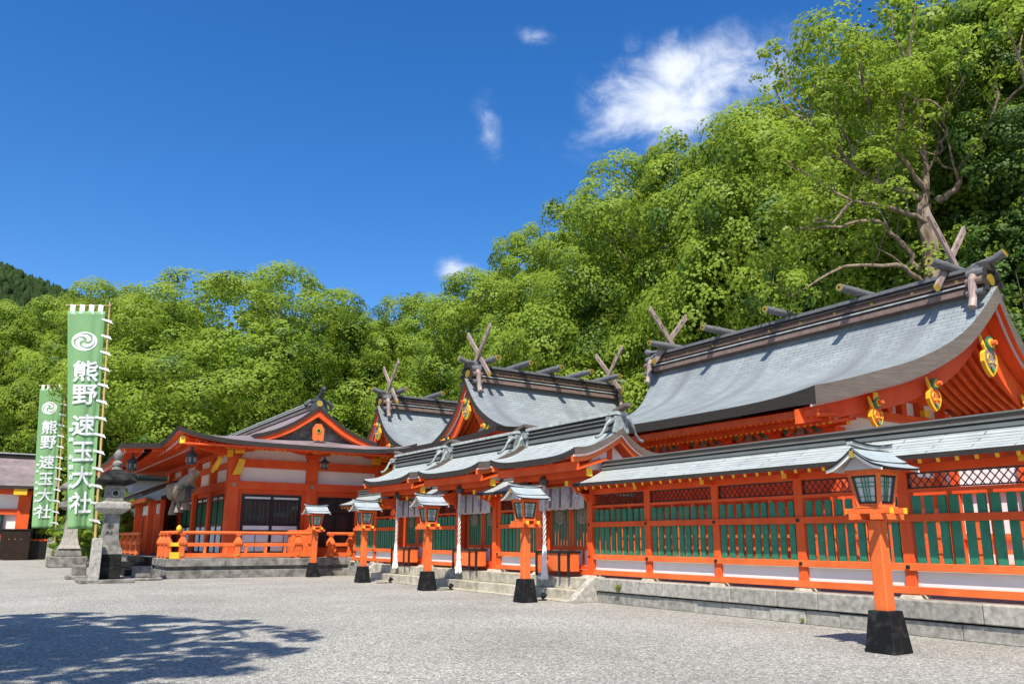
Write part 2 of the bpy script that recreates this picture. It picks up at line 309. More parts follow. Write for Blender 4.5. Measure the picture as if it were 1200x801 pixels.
class Roof:
    """curved gable roof. axis 'Y': ridge along Y ; axis 'X': ridge along X. c = centre (x,y). prof: (distance from ridge, z). half(d): half length"""
    def __init__(s, axis, c, prof, half, upturn=0.0, t=0.25, nu=14, nv=28, prof2=None):
        s.axis, s.c, s.prof, s.half, s.up, s.t, s.nu, s.nv, s.prof2 = axis, c, prof, half, upturn, t, nu, nv, prof2 or prof
        s.D = prof[-1][0]; s.D2 = s.prof2[-1][0]
    def z(s, d):      # smooth profile, d<0 is the front slope
        pr = s.prof if d <= 0 else s.prof2
        d = abs(d); xs = [p[0] for p in pr]; ys = [p[1] for p in pr]
        # catmull-rom
        for i in range(len(xs)-1):
            if d <= xs[i+1] or i == len(xs)-2:
                t = (d-xs[i])/(xs[i+1]-xs[i]); y0, y1 = ys[i], ys[i+1]
                m0 = (ys[i+1]-ys[i-1])/(xs[i+1]-xs[i-1]) if i > 0 else (ys[1]-ys[0])/(xs[1]-xs[0])
                m1 = (ys[i+2]-ys[i])/(xs[i+2]-xs[i]) if i+2 < len(xs) else (ys[-1]-ys[-2])/(xs[-1]-xs[-2])
                h = xs[i+1]-xs[i]
                return (2*t**3-3*t**2+1)*y0+(t**3-2*t**2+t)*m0*h+(-2*t**3+3*t**2)*y1+(t**3-t**2)*m1*h
    def hf(s, d):
        if d > 0 and getattr(s, 'half2', None): return s.half2(d)
        return s.half(abs(d)*s.D/(s.D if d <= 0 else s.D2))
    def P(s, a, d, dz=0):
        """a in -1..1 along the ridge, d signed distance from ridge"""
        DD = s.D if d <= 0 else s.D2
        hl = s.hf(d)
        z = s.z(d) + s.up*abs(a)**4*(abs(d)/DD)**2 + dz
        if s.axis == 'Y': return (s.c[0]+d, s.c[1]+a*hl, z)
        return (s.c[0]+a*hl, s.c[1]+d, z)
    def sheet(s, name, top, edge, under, parent, edge2=None, sides=(1, 1)):
        mb = MB(); nu, nv = s.nu, s.nv
        ds = [-s.D*(1-i/nu) for i in range(nu)]*sides[0] + [0.0] + [s.D2*(i+1)/nu for i in range(nu)]*sides[1]
        al = 0; arc = [0]
        for i in range(1, len(ds)):
            p, q = s.P(0, ds[i-1]), s.P(0, ds[i]); al += math.dist(p, q); arc.append(al)
        n = len(ds); W = nv+1
        for k in (0, 1):
            for d in ds:
                for j in range(W):
                    a = -1+2*j/nv
                    if k == 0: mb.v.append(s.P(a, d))
                    else:
                        tt = s.t if s.t < 0.4 else lerp(0.27, 0.46, abs(a)**6); mb.v.append(s.P(a, d, -tt))
        o = n*W
        for i in range(n-1):
            for j in range(nv):
                q = [i*W+j, (i+1)*W+j, (i+1)*W+j+1, i*W+j+1]
                h0, h1 = s.hf(ds[i]), s.hf(ds[i+1]); a0, a1 = -1+2*j/nv, -1+2*(j+1)/nv
                mb.face(q, top, [(a0*h0+20, arc[i]), (a0*h1+20, arc[i+1]), (a1*h1+20, arc[i+1]), (a1*h0+20, arc[i])])
                mb.face([x+o for x in q][::-1], under)
        for i in range(n-1):
            mb.face([i*W, i*W+o, (i+1)*W+o, (i+1)*W], edge2 or edge); mb.face([i*W+nv, (i+1)*W+nv, (i+1)*W+nv+o, i*W+nv+o], edge2 or edge)
        for j in range(nv):
            mb.face([j, j+1, j+1+o, j+o], edge); b = (n-1)*W; mb.face([b+j, b+j+o, b+j+1+o, b+j+1], edge)
        return mb.build(name, parent, smooth=True)
    def barge(s, sign, inset, z0, h0, h1, th, m, mb, dmax=1.0, steps=24, front=True, rear=True):
        """board under the verge; h0 height at ridge, h1 at eave"""
        rngs = ([(-s.D*dmax, 0)] if front else [])+([(0, s.D2*dmax)] if rear else [])
        for lo, hi in rngs:
            top, bot = [], []
            for i in range(steps+1):
                d = lerp(lo, hi, i/steps); DD = s.D if d <= 0 else s.D2; hl = s.hf(d); a = sign*(1-inset/hl); k = abs(d)/DD
                p = s.P(a, d, z0); hh = lerp(h0, h1, k); top.append(p); bot.append((p[0], p[1], p[2]-hh))
            mb.ribbon(top, bot, (0, -sign*th, 0) if s.axis == 'Y' else (-sign*th, 0, 0), m)
        return mb

# ================================================================== SETTING
g = MB(); g.add([(-400, -400, 0), (400, -400, 0), (400, 400, 0), (-400, 400, 0)], [(0, 1, 2, 3)], GRAVEL)
tag(g.build('ground'), kind='structure')
g = MB(); g.box(13.2, 60, -8, 34.0, -0.1, 0.548, GRAVEL); tag(g.build('shrine_terrace'), kind='structure')
# wooded hill far behind on the left
def crest(x, y):
    return float(np.interp(x, [-300, -120, -60, -7, 3, 9, 27, 50, 90, 200], [140, 132, 120, 90, 86, 84.5, 80, 66, 40, 10]))*math.exp(-((y-300)/75)**2)
def hill():
    mb = MB(); nx, ny = 50, 30; rs = random.Random(3)
    for j in range(ny+1):
        for i in range(nx+1):
            x = -300+i*9; y = 190+j*9
            h = crest(x, y)
            mb.v.append((x, y, h-3))
    for j in range(ny):
        for i in range(nx):
            a = j*(nx+1)+i; mb.face([a, a+1, a+nx+2, a+nx+1], CONIF)
    o = mb.build('hill', smooth=True); tag(o, kind='structure')
    f = MB()
    for _ in range(22000):
        x = rs.uniform(-200, 60); y = rs.uniform(200, 380)
        h = crest(x, y)-3
        if h < 8: continue
        r = rs.uniform(0.9, 1.9); H_ = rs.uniform(2.2, 4.5); n = 6; t0 = rs.random()*6
        vs = []; fs = []
        for k, (rr, zz_) in enumerate(((r, 0), (r*0.85, H_*0.45), (r*0.4, H_*0.8), (0.05, H_))):
            for q in range(n): t = t0+2*math.pi*q/n; j_ = rs.uniform(0.7, 1.2); vs.append((x+rr*j_*math.cos(t), y+rr*j_*math.sin(t), h-1+zz_))
        for k in range(3):
            for q in range(n): fs.append((k*n+q, k*n+(q+1) % n, (k+1)*n+(q+1) % n, (k+1)*n+q))
        f.add(vs, fs, CONIF)
    tag(f.build('hillside_forest', recalc=False), kind='stuff')
hill()

def blocks(mb, x0, x1, y0, y1, z0, z1, ln, m, rs, jit=0.012):
    y = y0
    while y < y1-0.05:
        L_ = ln*rs.uniform(0.75, 1.3); e = min(y1, y+L_)
        if y1-e < 0.35: e = y1
        j = rs.uniform(-jit, jit); mb.box(x0+j, x1, y+0.004, e-0.004, z0, z1+j*0.3, m); y = e
    return mb
rs = random.Random(5)
t = thing('retaining_wall', (12.9, 6, 0), 'low two course granite block wall under the long green slatted fence', 'stone wall')
blocks(MB(), 12.94, 13.4, -4, 16.0, 0, 0.245, 0.95, STONE, rs).build('lower_course', t, bevel=0.012)
blocks(MB(), 12.89, 13.4, -4, 16.0, 0.275, 0.572, 1.2, STONE, rs).build('capstone_course', t, bevel=0.015)
b = MB().box(12.99, 13.4, -4, 16.0, 0.0, 0.28, BLACKW); b.build('joint', t)
t = thing('stone_steps', (12.9, 22.9, 0), 'long pale stone steps running below the three small gates', 'steps')
blocks(MB(), 12.25, 12.52, 16.3, 29.5, 0, 0.035, 2.2, STONEY, rs).build('kerb', t, bevel=0.006)
blocks(MB(), 12.5, 13.0, 16.28, 29.5, 0, 0.27, 1.5, STONEY, rs).build('step', t, bevel=0.012)
blocks(MB(), 12.86, 13.9, 16.28, 29.5, 0.272, 0.565, 1.5, STONEY, rs).build('step', t, bevel=0.012)
for k, yy in enumerate((16.02, 29.52)):
    o = MB().prism([(12.2, 0), (12.9, 0), (13.3, 0), (13.3, 0.6), (12.9, 0.6), (12.2, 0.06)], 'y', yy, yy+0.24, STONE).build('side_stone', bevel=0.012)
    tag(o, ['sloping granite side stone where the steps meet the long wall', 'sloping granite side stone at the far end of the steps'][k], 'side stone')
# small weeds on the wall
def weed(name, c, n, h, label, w=0.02, m=None):
    mb = MB(); r = random.Random(hash(label) % 1000 if False else int(c[1]*100))
    for _ in range(n):
        a = r.uniform(0, 6.28); L_ = h*r.uniform(0.5, 1); q = r.uniform(0.2, 0.7)*L_
        p0 = Vector(c); p1 = p0+Vector((math.cos(a)*q*0.5, math.sin(a)*q*0.5, L_*0.7)); p2 = p0+Vector((math.cos(a)*q, math.sin(a)*q, L_*0.85))
        s_ = Vector((-math.sin(a), math.cos(a), 0))*w
        mb.add([p0-s_*0.4, p0+s_*0.4, p1+s_, p1-s_], [(0, 1, 2, 3)], m or LEAF3); mb.add([p1-s_, p1+s_, p2], [(0, 1, 2)], m or LEAF3)
    return tag(mb.build(name, recalc=False), label, 'weed')
weed('weed', (12.86, 15.1, 0.28), 24, 0.26, 'tuft of green weed growing from the wall joint near the steps')
weed('weed', (12.9, 9.95, 0.02), 10, 0.12, 'tiny weed at the foot of the stone wall')
weed('weed', (10.86, 6.72, 0.0), 30, 0.06, 'moss like weed at the foot of the nearest lantern post')

# ================================================================== FENCES
def fence_roof(t, y0, y1, fl0=0.9, fl1=0.0, name='roof'):
    rf = Roof('Y', (13.35, (y0+y1)/2), [(0, 3.34), (0.42, 3.08), (0.86, 2.88)], lambda d: (y1-y0)/2+0.35*(d/0.86)**2, upturn=0.03, t=0.085, nu=5, nv=max(8, int((y1-y0)/1.0)))
    r = rf.sheet(name, PALE, EDGE, VERM, t)
    mb = MB(); ya, yb = y0+0.02, y1-0.02
    mb.box(13.17, 13.53, ya, yb, 3.26, 3.325, PALE); mb.box(13.21, 13.49, ya-0.03, yb+0.03, 3.325, 3.36, RIDGE)
    mb.box(13.15, 13.55, ya-0.06, yb+0.06, 3.362, 3.385, PALE); mb.box(13.20, 13.50, ya-0.05, yb+0.05, 3.385, 3.475, EDGEL); mb.box(13.17, 13.53, ya-0.07, yb+0.07, 3.475, 3.50, PALE)
    mb.build('ridge_cap', r)
    return rf
def rafters(t, y0, y1, step, xa, za, xb, zb, w=0.055, h=0.075, cap=True):
    a = MB(); c = MB(); n = int((y1-y0)/step)
    for i in range(n+1):
        y = y0+(y1-y0)*i/n; a.bar((xa, y, za), (xb, y, zb), w, h, VERM)
        d = (Vector((xa, y, za))-Vector((xb, y, zb))).normalized()*0.012
        c.bar((xa+d.x, y, za+d.z), (xa, y, za), w*1.02, h*1.02, YEL)
    a.build('rafter_row', t); build_split(c, 'rafter_cap', t)
def fence(Y0, n, bay, label, roof=(None, None), group=None, lattice=True, name='slatted_fence', y_roof=None):
    """fence in the plane x=13.3 going from Y0 towards smaller y by n bays"""
    t = thing(name, (13.3, Y0, 0.56), label, 'fence', group); Y1 = Y0-n*bay
    for i in range(n+1):
        y = Y0-i*bay
        MB().box(13.21, 13.39, y-0.095, y+0.095, 0.62, 2.72, VERM).build('post', t, bevel=0.008)
        MB().box(13.12, 13.50, y-0.2, y+0.2, 0.555, 0.625, STONEY, tp=0.18).build('base_stone', t, bevel=0.008)
    for z0, z1, xf in ((0.64, 0.765, 13.185), (1.02, 1.145, 13.17), (1.83, 1.955, 13.165)):
        MB().box(xf, 13.213 if xf > 13.18 else 13.209, Y1-0.09, Y0+0.09, z0, z1, VERM_SUN if z0 < 1.1 else VERM).build('rail', t, bevel=0.006)  # lower rails take the painted sunlit tone, the upper one the shaded tone
        MB().box(13.34, 13.42, Y1-0.09, Y0+0.09, z0+0.005, z1-0.005, VERM).build('rail', t)
    MB().box(13.22, 13.38, Y1-0.09, Y0+0.09, 2.32, 2.375, VERM).build('rail', t)
    MB().box(13.19, 13.41, Y1-0.12, Y0+0.12, 2.66, 2.80, VERM).build('top_beam', t, bevel=0.006)
    st = MB()
    for i in range(n+1):
        y = Y0-i*bay
        for z in (1.08, 1.89): st.tube([(13.15, y, z), (13.175, y, z)], 0.035, 10, BLACK)
    build_split(st, 'stud', t)
    bk = MB()
    for i in range(n+1):
        y = Y0-i*bay; bk.box(12.86, 13.2, y-0.05, y+0.05, 2.68, 2.79, VERM); bk.box(12.85, 12.86, y-0.052, y+0.052, 2.678, 2.792, YEL)
    build_split(bk, 'bracket', t)
    for i in range(n):
        ya, yb = Y0-(i+1)*bay+0.095, Y0-i*bay-0.095
        MB().box(13.27, 13.32, ya, yb, 0.76, 1.02, WHITE).build('white_board', t)
        s = MB(); ns = 9; r = random.Random(i+int(Y0*10))
        for k in range(ns):
            y = ya+(yb-ya)*(k+0.5)/ns; y += r.uniform(-0.012, 0.012); x = 13.262+r.uniform(-0.006, 0.006); w = 0.068; a_ = r.uniform(-0.25, 0.25)*0.02
            s.prism([(y-w, 1.10), (y+w, 1.10), (y+w+a_, 2.235), (y+w*0.75+a_, 2.262), (y-w*0.75+a_, 2.262), (y-w+a_, 2.235)], 'x', x-0.026, x+0.026, GREEN)
        s.build('slat_panel', t, bevel=0.005)
        mu = MB()
        for k in (1, 2): y = ya+(yb-ya)*k/3; mu.box(13.30, 13.36, y-0.03, y+0.03, 1.14, 2.33, VERM_SUN)
        build_split(mu, 'mullion', t)
        # lattice transom
        la = MB(); z0, z1 = 2.385, 2.65; hh = z1-z0; st_ = 0.135; x = 13.28; k = -hh
        la.box(x-0.02, x+0.025, ya, yb, z0-0.0, z0+0.022, BLACK); la.box(x-0.02, x+0.025, ya, yb, z1-0.022, z1, BLACK)
        la.box(x-0.02, x+0.025, ya, ya+0.02, z0+0.022, z1-0.022, BLACK); la.box(x-0.02, x+0.025, yb-0.02, yb, z0+0.022, z1-0.022, BLACK)
        y = ya-hh
        while y < yb:
            for sgn in (1, -1):
                p0, p1 = [y, z0], [y+hh*0.85, z1]
                if sgn < 0: p0, p1 = [y, z1], [y+hh*0.85, z0]
                def clip(p, q, lim):
                    t_ = (lim-p[0])/(q[0]-p[0]); return [lim, p[1]+(q[1]-p[1])*t_]
                if p1[0] <= ya+.01 or p0[0] >= yb-.01: continue
                if p0[0] < ya: p0 = clip(p0, p1, ya)
                if p1[0] > yb: p1 = clip(p0, p1, yb)
                la.bar((x+0.004*sgn, *p0), (x+0.004*sgn, *p1), 0.007, 0.017, BLACK, upv=(0, 1, 0.01))
            y += st_
        la.build('lattice', t)
    if y_roof:
        fence_roof(t, *y_roof)
        rafters(t, y_roof[0]-0.2, y_roof[1]+0.2, 0.30, 12.56, 2.775, 13.22, 2.97)
    return t
fence(16.55, 8, 2.15, 'long roofed vermilion fence with green slats and black lattice to the right of the gates', y_roof=(-1.0, 16.0))

# ================================================================== GATES
def crest(mb, c, r, ax, m, m2=None):
    """round flower crest disc facing -x"""
    x, y, z = c; mb.tube([(x, y, z), (x-0.012, y, z)], r, 24, m)
    for k in range(12):
        a = 2*math.pi*k/12; mb.tube([(x-0.012, y+math.cos(a)*r*0.68, z+math.sin(a)*r*0.68), (x-0.024, y+math.cos(a)*r*0.68, z+math.sin(a)*r*0.68)], r*0.2, 8, m2 or m)
    mb.tube([(x-0.012, y, z), (x-0.028, y, z)], r*0.3, 12, m2 or m)
CREST = mat('crest_metal', (0.30, 0.27, 0.20), 0.5, 0.2, 9.0)
CRESTD = mat('crest_relief', (0.22, 0.19, 0.13), 0.5, 0.2, 9.0)
CRESTW = mat('crest_print', (0.50, 0.46, 0.47), 0.8, 0.1)
def gate(yc, label):
    t = thing('shrine_gate', (13.4, yc, 0.56), label, 'gate', 'small roofed gates between the fences')
    rf = Roof('Y', (13.6, yc+0.1), [(0, 4.36), (0.5, 4.02), (1.0, 3.76), (1.5, 3.60)], lambda d: 2.0, upturn=0.17, t=0.17, nu=8, nv=24)
    def half(d): return 2.12-0.10*math.sin(min(1, d/1.5)*math.pi)-0.10*(d/1.5)
    rf.half = half
    r = rf.sheet('roof', PALE, EDGE, VERM, t, edge2=EDGEL)
    for sg in (1, -1):
        mb = MB(); rf.barge(sg, 0.10, -0.172, 0.20, 0.16, 0.06, WHITE if False else VERM_SUN, mb); mb.build('bargeboard', t)
        mb = MB(); rf.barge(sg, 0.04, -0.172, 0.05, 0.05, 0.03, WHITE, mb); mb.build('verge_strip', t)
    # ridge: layered cap with end blocks and side scrolls
    y0, y1 = yc+0.1-1.98, yc+0.1+1.98
    k = MB(); k.box(13.40, 13.80, y0, y1, 4.30, 4.40, PALE); k.box(13.45, 13.75, y0, y1, 4.40, 4.47, RIDGE); k.box(13.37, 13.83, y0, y1, 4.47, 4.50, PALE)
    k.box(13.46, 13.74, y0, y1, 4.50, 4.58, RIDGE); k.box(13.38, 13.82, y0, y1, 4.58, 4.61, PALE); k.box(13.46, 13.74, y0, y1, 4.61, 4.70, EDGE); k.box(13.40, 13.80, y0-0.12, y1+0.12, 4.70, 4.78, PALEM)
    rc = k.build('ridge_cap', r)
    for sg, ye in ((-1, y0), (1, y1)):
        e = MB(); e.prism([(13.34, 4.22), (13.86, 4.22), (13.80, 4.62), (13.72, 4.80), (13.48, 4.80), (13.40, 4.62)], 'y', ye, ye+sg*0.10, PALED)
        e.bar((13.6, ye-sg*0.15, 4.80), (13.6, ye+sg*0.38, 4.93), 0.22, 0.10, EDGEL)
        e.build('ridge_end', r, bevel=0.01)
        for sx in (-1, 1):
            w = MB(); pts = [(13.6+sx*0.22, ye+sg*0.04, 4.56), (13.6+sx*0.34, ye+sg*0.04, 4.52), (13.6+sx*0.46, ye+sg*0.03, 4.40), (13.6+sx*0.55, ye+sg*0.02, 4.22), (13.6+sx*0.68, ye, 4.10), (13.6+sx*0.80, ye, 4.06)]
            w.tube(pts, [0.05, 0.07, 0.045, 0.035, 0.032, 0.045], 8, PALED); w.tube([(13.6+sx*0.33, ye-0.05, 4.55), (13.6+sx*0.33, ye+0.05, 4.55)], 0.09, 12, PALED); w.build('ridge_scroll', r, smooth=True)
    # front eave structure
    MB().box(12.28, 12.34, yc-1.78, yc+1.98, 3.22, 3.44, VERM).build('fascia', t)
    rafters(t, yc-1.70, yc+1.90, 0.235, 12.34, 3.26, 13.3, 3.55, 0.05, 0.07)
    for x, z in ((13.25, 3.02), (12.80, 3.10)): MB().box(x-0.09, x+0.09, yc-1.6, yc+1.8, z, z+0.2, VERM).build('beam', t, bevel=0.006)
    ce = MB()
    for y in (yc-1.61, yc+1.8):
        for x, z in ((13.25, 3.02), (12.80, 3.10)): ce.box(x-0.092, x+0.092, y, y+0.012, z-0.002, z+0.202, YEL)
    for y in (yc-1.12, yc+1.12):
        ce.box(12.42, 12.435, y-0.06, y+0.06, 2.86, 2.98, YEL)
    build_split(ce, 'beam_cap', t)
    for y in (yc-1.12, yc+1.12):
        MB().box(13.15, 13.35, y-0.1, y+0.1, 0.62, 3.05, VERM).build('post', t, bevel=0.008)
        MB().box(12.436, 13.16, y-0.055, y+0.055, 2.85, 2.99, VERM).build('bracket', t)
        sb = MB(); sb.prism([(13.15, 2.45), (13.15, 2.85), (12.62, 2.85), (12.72, 2.72), (12.95, 2.66), (13.05, 2.5)], 'y', y-0.03, y+0.03, VERM); sb.build('brace', t)
        MB().box(13.02, 13.48, y-0.24, y+0.24, 0.555, 0.625, STONEY, tp=0.18).build('base_stone', t, bevel=0.01)
    # gable fill
    for y in (yc-1.45, yc+1.65):
        MB().prism([(12.75, 3.28), (14.45, 3.28), (14.3, 3.45), (13.6, 4.05), (12.9, 3.45)], 'y', y, y+0.05, WHITE).build('gable_panel', t)
        MB().box(13.52, 13.68, y-0.03, y+0.08, 3.28, 4.0, VERM).build('king_post', t)
    # doors and transom
    MB().box(13.38, 13.50, yc-1.02, yc+1.02, 2.88, 3.02, VERM).build('lintel', t); MB().box(13.36, 13.50, yc-1.02, yc+1.02, 0.62, 0.74, VERM).build('threshold', t)
    for k_ in (-1, 1):
        d = MB(); ya, yb = (yc-1.0, yc-0.01) if k_ < 0 else (yc+0.01, yc+1.0)
        for q0, q1, z0, z1 in ((ya, ya+0.1, 0.75, 2.88), (yb-0.1, yb, 0.75, 2.88), (ya+0.1, yb-0.1, 0.75, 0.83), (ya+0.1, yb-0.1, 2.80, 2.88), (ya+0.1, yb-0.1, 1.24, 1.34), ((ya+yb)/2-0.04, (ya+yb)/2+0.04, 0.83, 1.24)):
            d.box(13.42, 13.48, q0, q1, z0, z1, VERM)
        dd = d.build('door', t)
        MB().box(13.445, 13.46, ya+0.1, yb-0.1, 0.83, 1.24, WHITE).build('white_panel', dd)
        s = MB()
        for q in range(6): y = ya+0.16+q*0.135; s.box(13.43, 13.46, y-0.035, y+0.035, 1.34, 2.80, GREEN)
        s.build('slat_panel', dd)
        cr = MB(); crest(cr, (13.42, (ya+yb)/2, 2.15), 0.23, 'x', CREST, CRESTD); cr.build('door_crest', dd)
    return t
GY = (17.65, 22.35, 27.05)
gn = ['nearest', 'middle', 'farthest']
g0 = gate(GY[0], 'nearest of the three small vermilion gates, next to the long fence')
for i in (1, 2):
    place(copy_tree(g0), dy=GY[i]-GY[0], label=['', 'middle of the three small vermilion gates', 'farthest of the three small vermilion gates, beside the worship hall'][i])
for i in range(3):
    y0 = GY[i]+1.25
    fence(GY[i]+1.30+(2.10 if i < 2 else 4.2)+0.0, 2 if i == 2 else 1, 2.10, ['short slatted fence between the nearest and middle gates', 'short slatted fence between the middle and farthest gates', 'slatted fence between the farthest gate and the worship hall'][i],
          group='short fences beside the gates', y_roof=(GY[i]+1.45, GY[i]+3.3 if i < 2 else GY[i]+5.2))

# things in front of the gates
def curtain(yc, label):
    mb = MB(); n = 48; x = 13.08
    for j, z in enumerate((2.90, 2.60, 2.30)):
        for i in range(n+1):
            y = yc-1.0+2.0*i/n; mb.v.append((x+0.025*math.sin(i*1.3)+0.012*math.sin(i*0.6+j), y, z+(0.012*math.sin(i*0.8) if j == 2 else 0)))
    for j in range(2):
        for i in range(n):
            a = j*(n+1)+i; mb.face([a, a+1, a+n+2, a+n+1], CLOTH)
    o = mb.build('shrine_curtain', smooth=True); m_ = o.modifiers.new('thickness', 'SOLIDIFY'); m_.thickness = 0.012
    o = tag(o, label, 'curtain', 'white curtains across the gates')
    for q in (-0.72, -0.24, 0.24, 0.72):
        c = MB()
        for k in range(5):
            a = 2*math.pi*k/5+0.3; p = (x-0.055, yc+q+0.075*math.cos(a), 2.60+0.075*math.sin(a)); c.tube([p, (p[0]+0.02, p[1], p[2])], 0.05, 10, CRESTW)
        c.box(x-0.05, x-0.03, yc+q-0.008, yc+q+0.008, 2.38, 2.82, CRESTW)
        c.build('crest_print', o)
    rb = MB()
    for q in (-0.48, 0.0, 0.48): rb.box(x-0.05, x-0.035, yc+q-0.03, yc+q+0.03, 2.35, 2.9, RIDGEL)
    build_split(rb, 'dark_ribbon', o)
    MB().tube([(x, yc-1.05, 2.91), (x, yc+1.05, 2.91)], 0.018, 8, BAMBOO).build('curtain_rod', o)
    return o
def bell_rope(yc, label):
    t = thing('bell_rope', (12.72, yc, 0.35), label, 'bell rope', 'bell ropes in front of the gates')
    mb = MB(); pts = []; 
    for k in range(3):
        pts = [(12.72+0.03*math.cos(z*14+k*2.1), yc+0.03*math.sin(z*14+k*2.1), z) for z in np.linspace(1.30, 3.06, 60)]
        mb.tube(pts, 0.022, 6, ROPE)
    mb.build('rope', t, smooth=True)
    MB().lathe((12.72, yc, 0), [(0.045, 1.36), (0.06, 1.30), (0.068, 1.1), (0.068, 0.98), (0.08, 0.96), (0.08, 0.90), (0.06, 0.88)], 10, INK).build('rope_grip', t, smooth=True)
    ts = MB(); r = random.Random(1)
    for k in range(26):
        a = 2*math.pi*k/26; rr = 0.06+0.025*(k % 2); ts.bar((12.72+0.05*math.cos(a), yc+0.05*math.sin(a), 0.90), (12.72+rr*1.15*math.cos(a), yc+rr*1.15*math.sin(a), 0.50+r.uniform(-.04, .04)), 0.03, 0.03, INK)
    ts.lathe((12.72, yc, 0), [(0.05, 0.9), (0.075, 0.7), (0.08, 0.5)], 10, INK); ts.build('tassel', t)
    bl = MB().lathe((12.72, yc, 0), [(0.02, 3.22), (0.10, 3.18), (0.14, 3.08), (0.10, 2.98), (0.02, 2.94)], 14, IRON); bl.build('bell', t, smooth=True)
    return t
def offering_box(yc, label):
    t = thing('offering_box', (12.95, yc, 0.56), label, 'box', 'offering boxes in front of the gates')
    y0, y1 = yc-0.72, yc+0.72
    MB().box(12.78, 13.12, y0, y1, 0.70, 1.16, VERM_SUN).build('box_body', t, bevel=0.008)
    b = MB()
    for y in (y0-0.03, yc-0.35, yc+0.3, y1-0.03): b.box(12.74, 12.79, y, y+0.06, 0.566, 1.18, BLACK)
    build_split(b, 'black_leg', t)
    gt = MB(); gt.box(12.75, 12.79, y0-0.05, y1+0.05, 1.16, 1.22, BLACK); gt.box(13.11, 13.15, y0-0.05, y1+0.05, 1.16, 1.22, BLACK)
    for k in range(15): y = y0+k*(y1-y0)/14; gt.box(12.79, 13.11, y-0.02, y+0.02, 1.165, 1.21, BLACK)
    gt.build('grate', t)
    return t
for fn, dx, lab in ((curtain, 0, ['white curtain with faint crests hanging across the nearest gate', 'white curtain with faint crests hanging across the middle gate', 'white curtain with faint crests hanging across the farthest gate']),
                (bell_rope, 0.28, ['bell rope with a white tassel hanging before the nearest gate', 'bell rope with a white tassel hanging before the middle gate', 'bell rope with a white tassel hanging before the farthest gate']),
                (offering_box, 0, ['orange offering box with a black grate at the nearest gate', 'orange offering box with a black grate at the middle gate', 'orange offering box with a black grate at the farthest gate'])):
    o = fn(GY[0]+dx, lab[0])
    for i in (1, 2): place(copy_tree(o), dy=GY[i]-GY[0], label=lab[i])

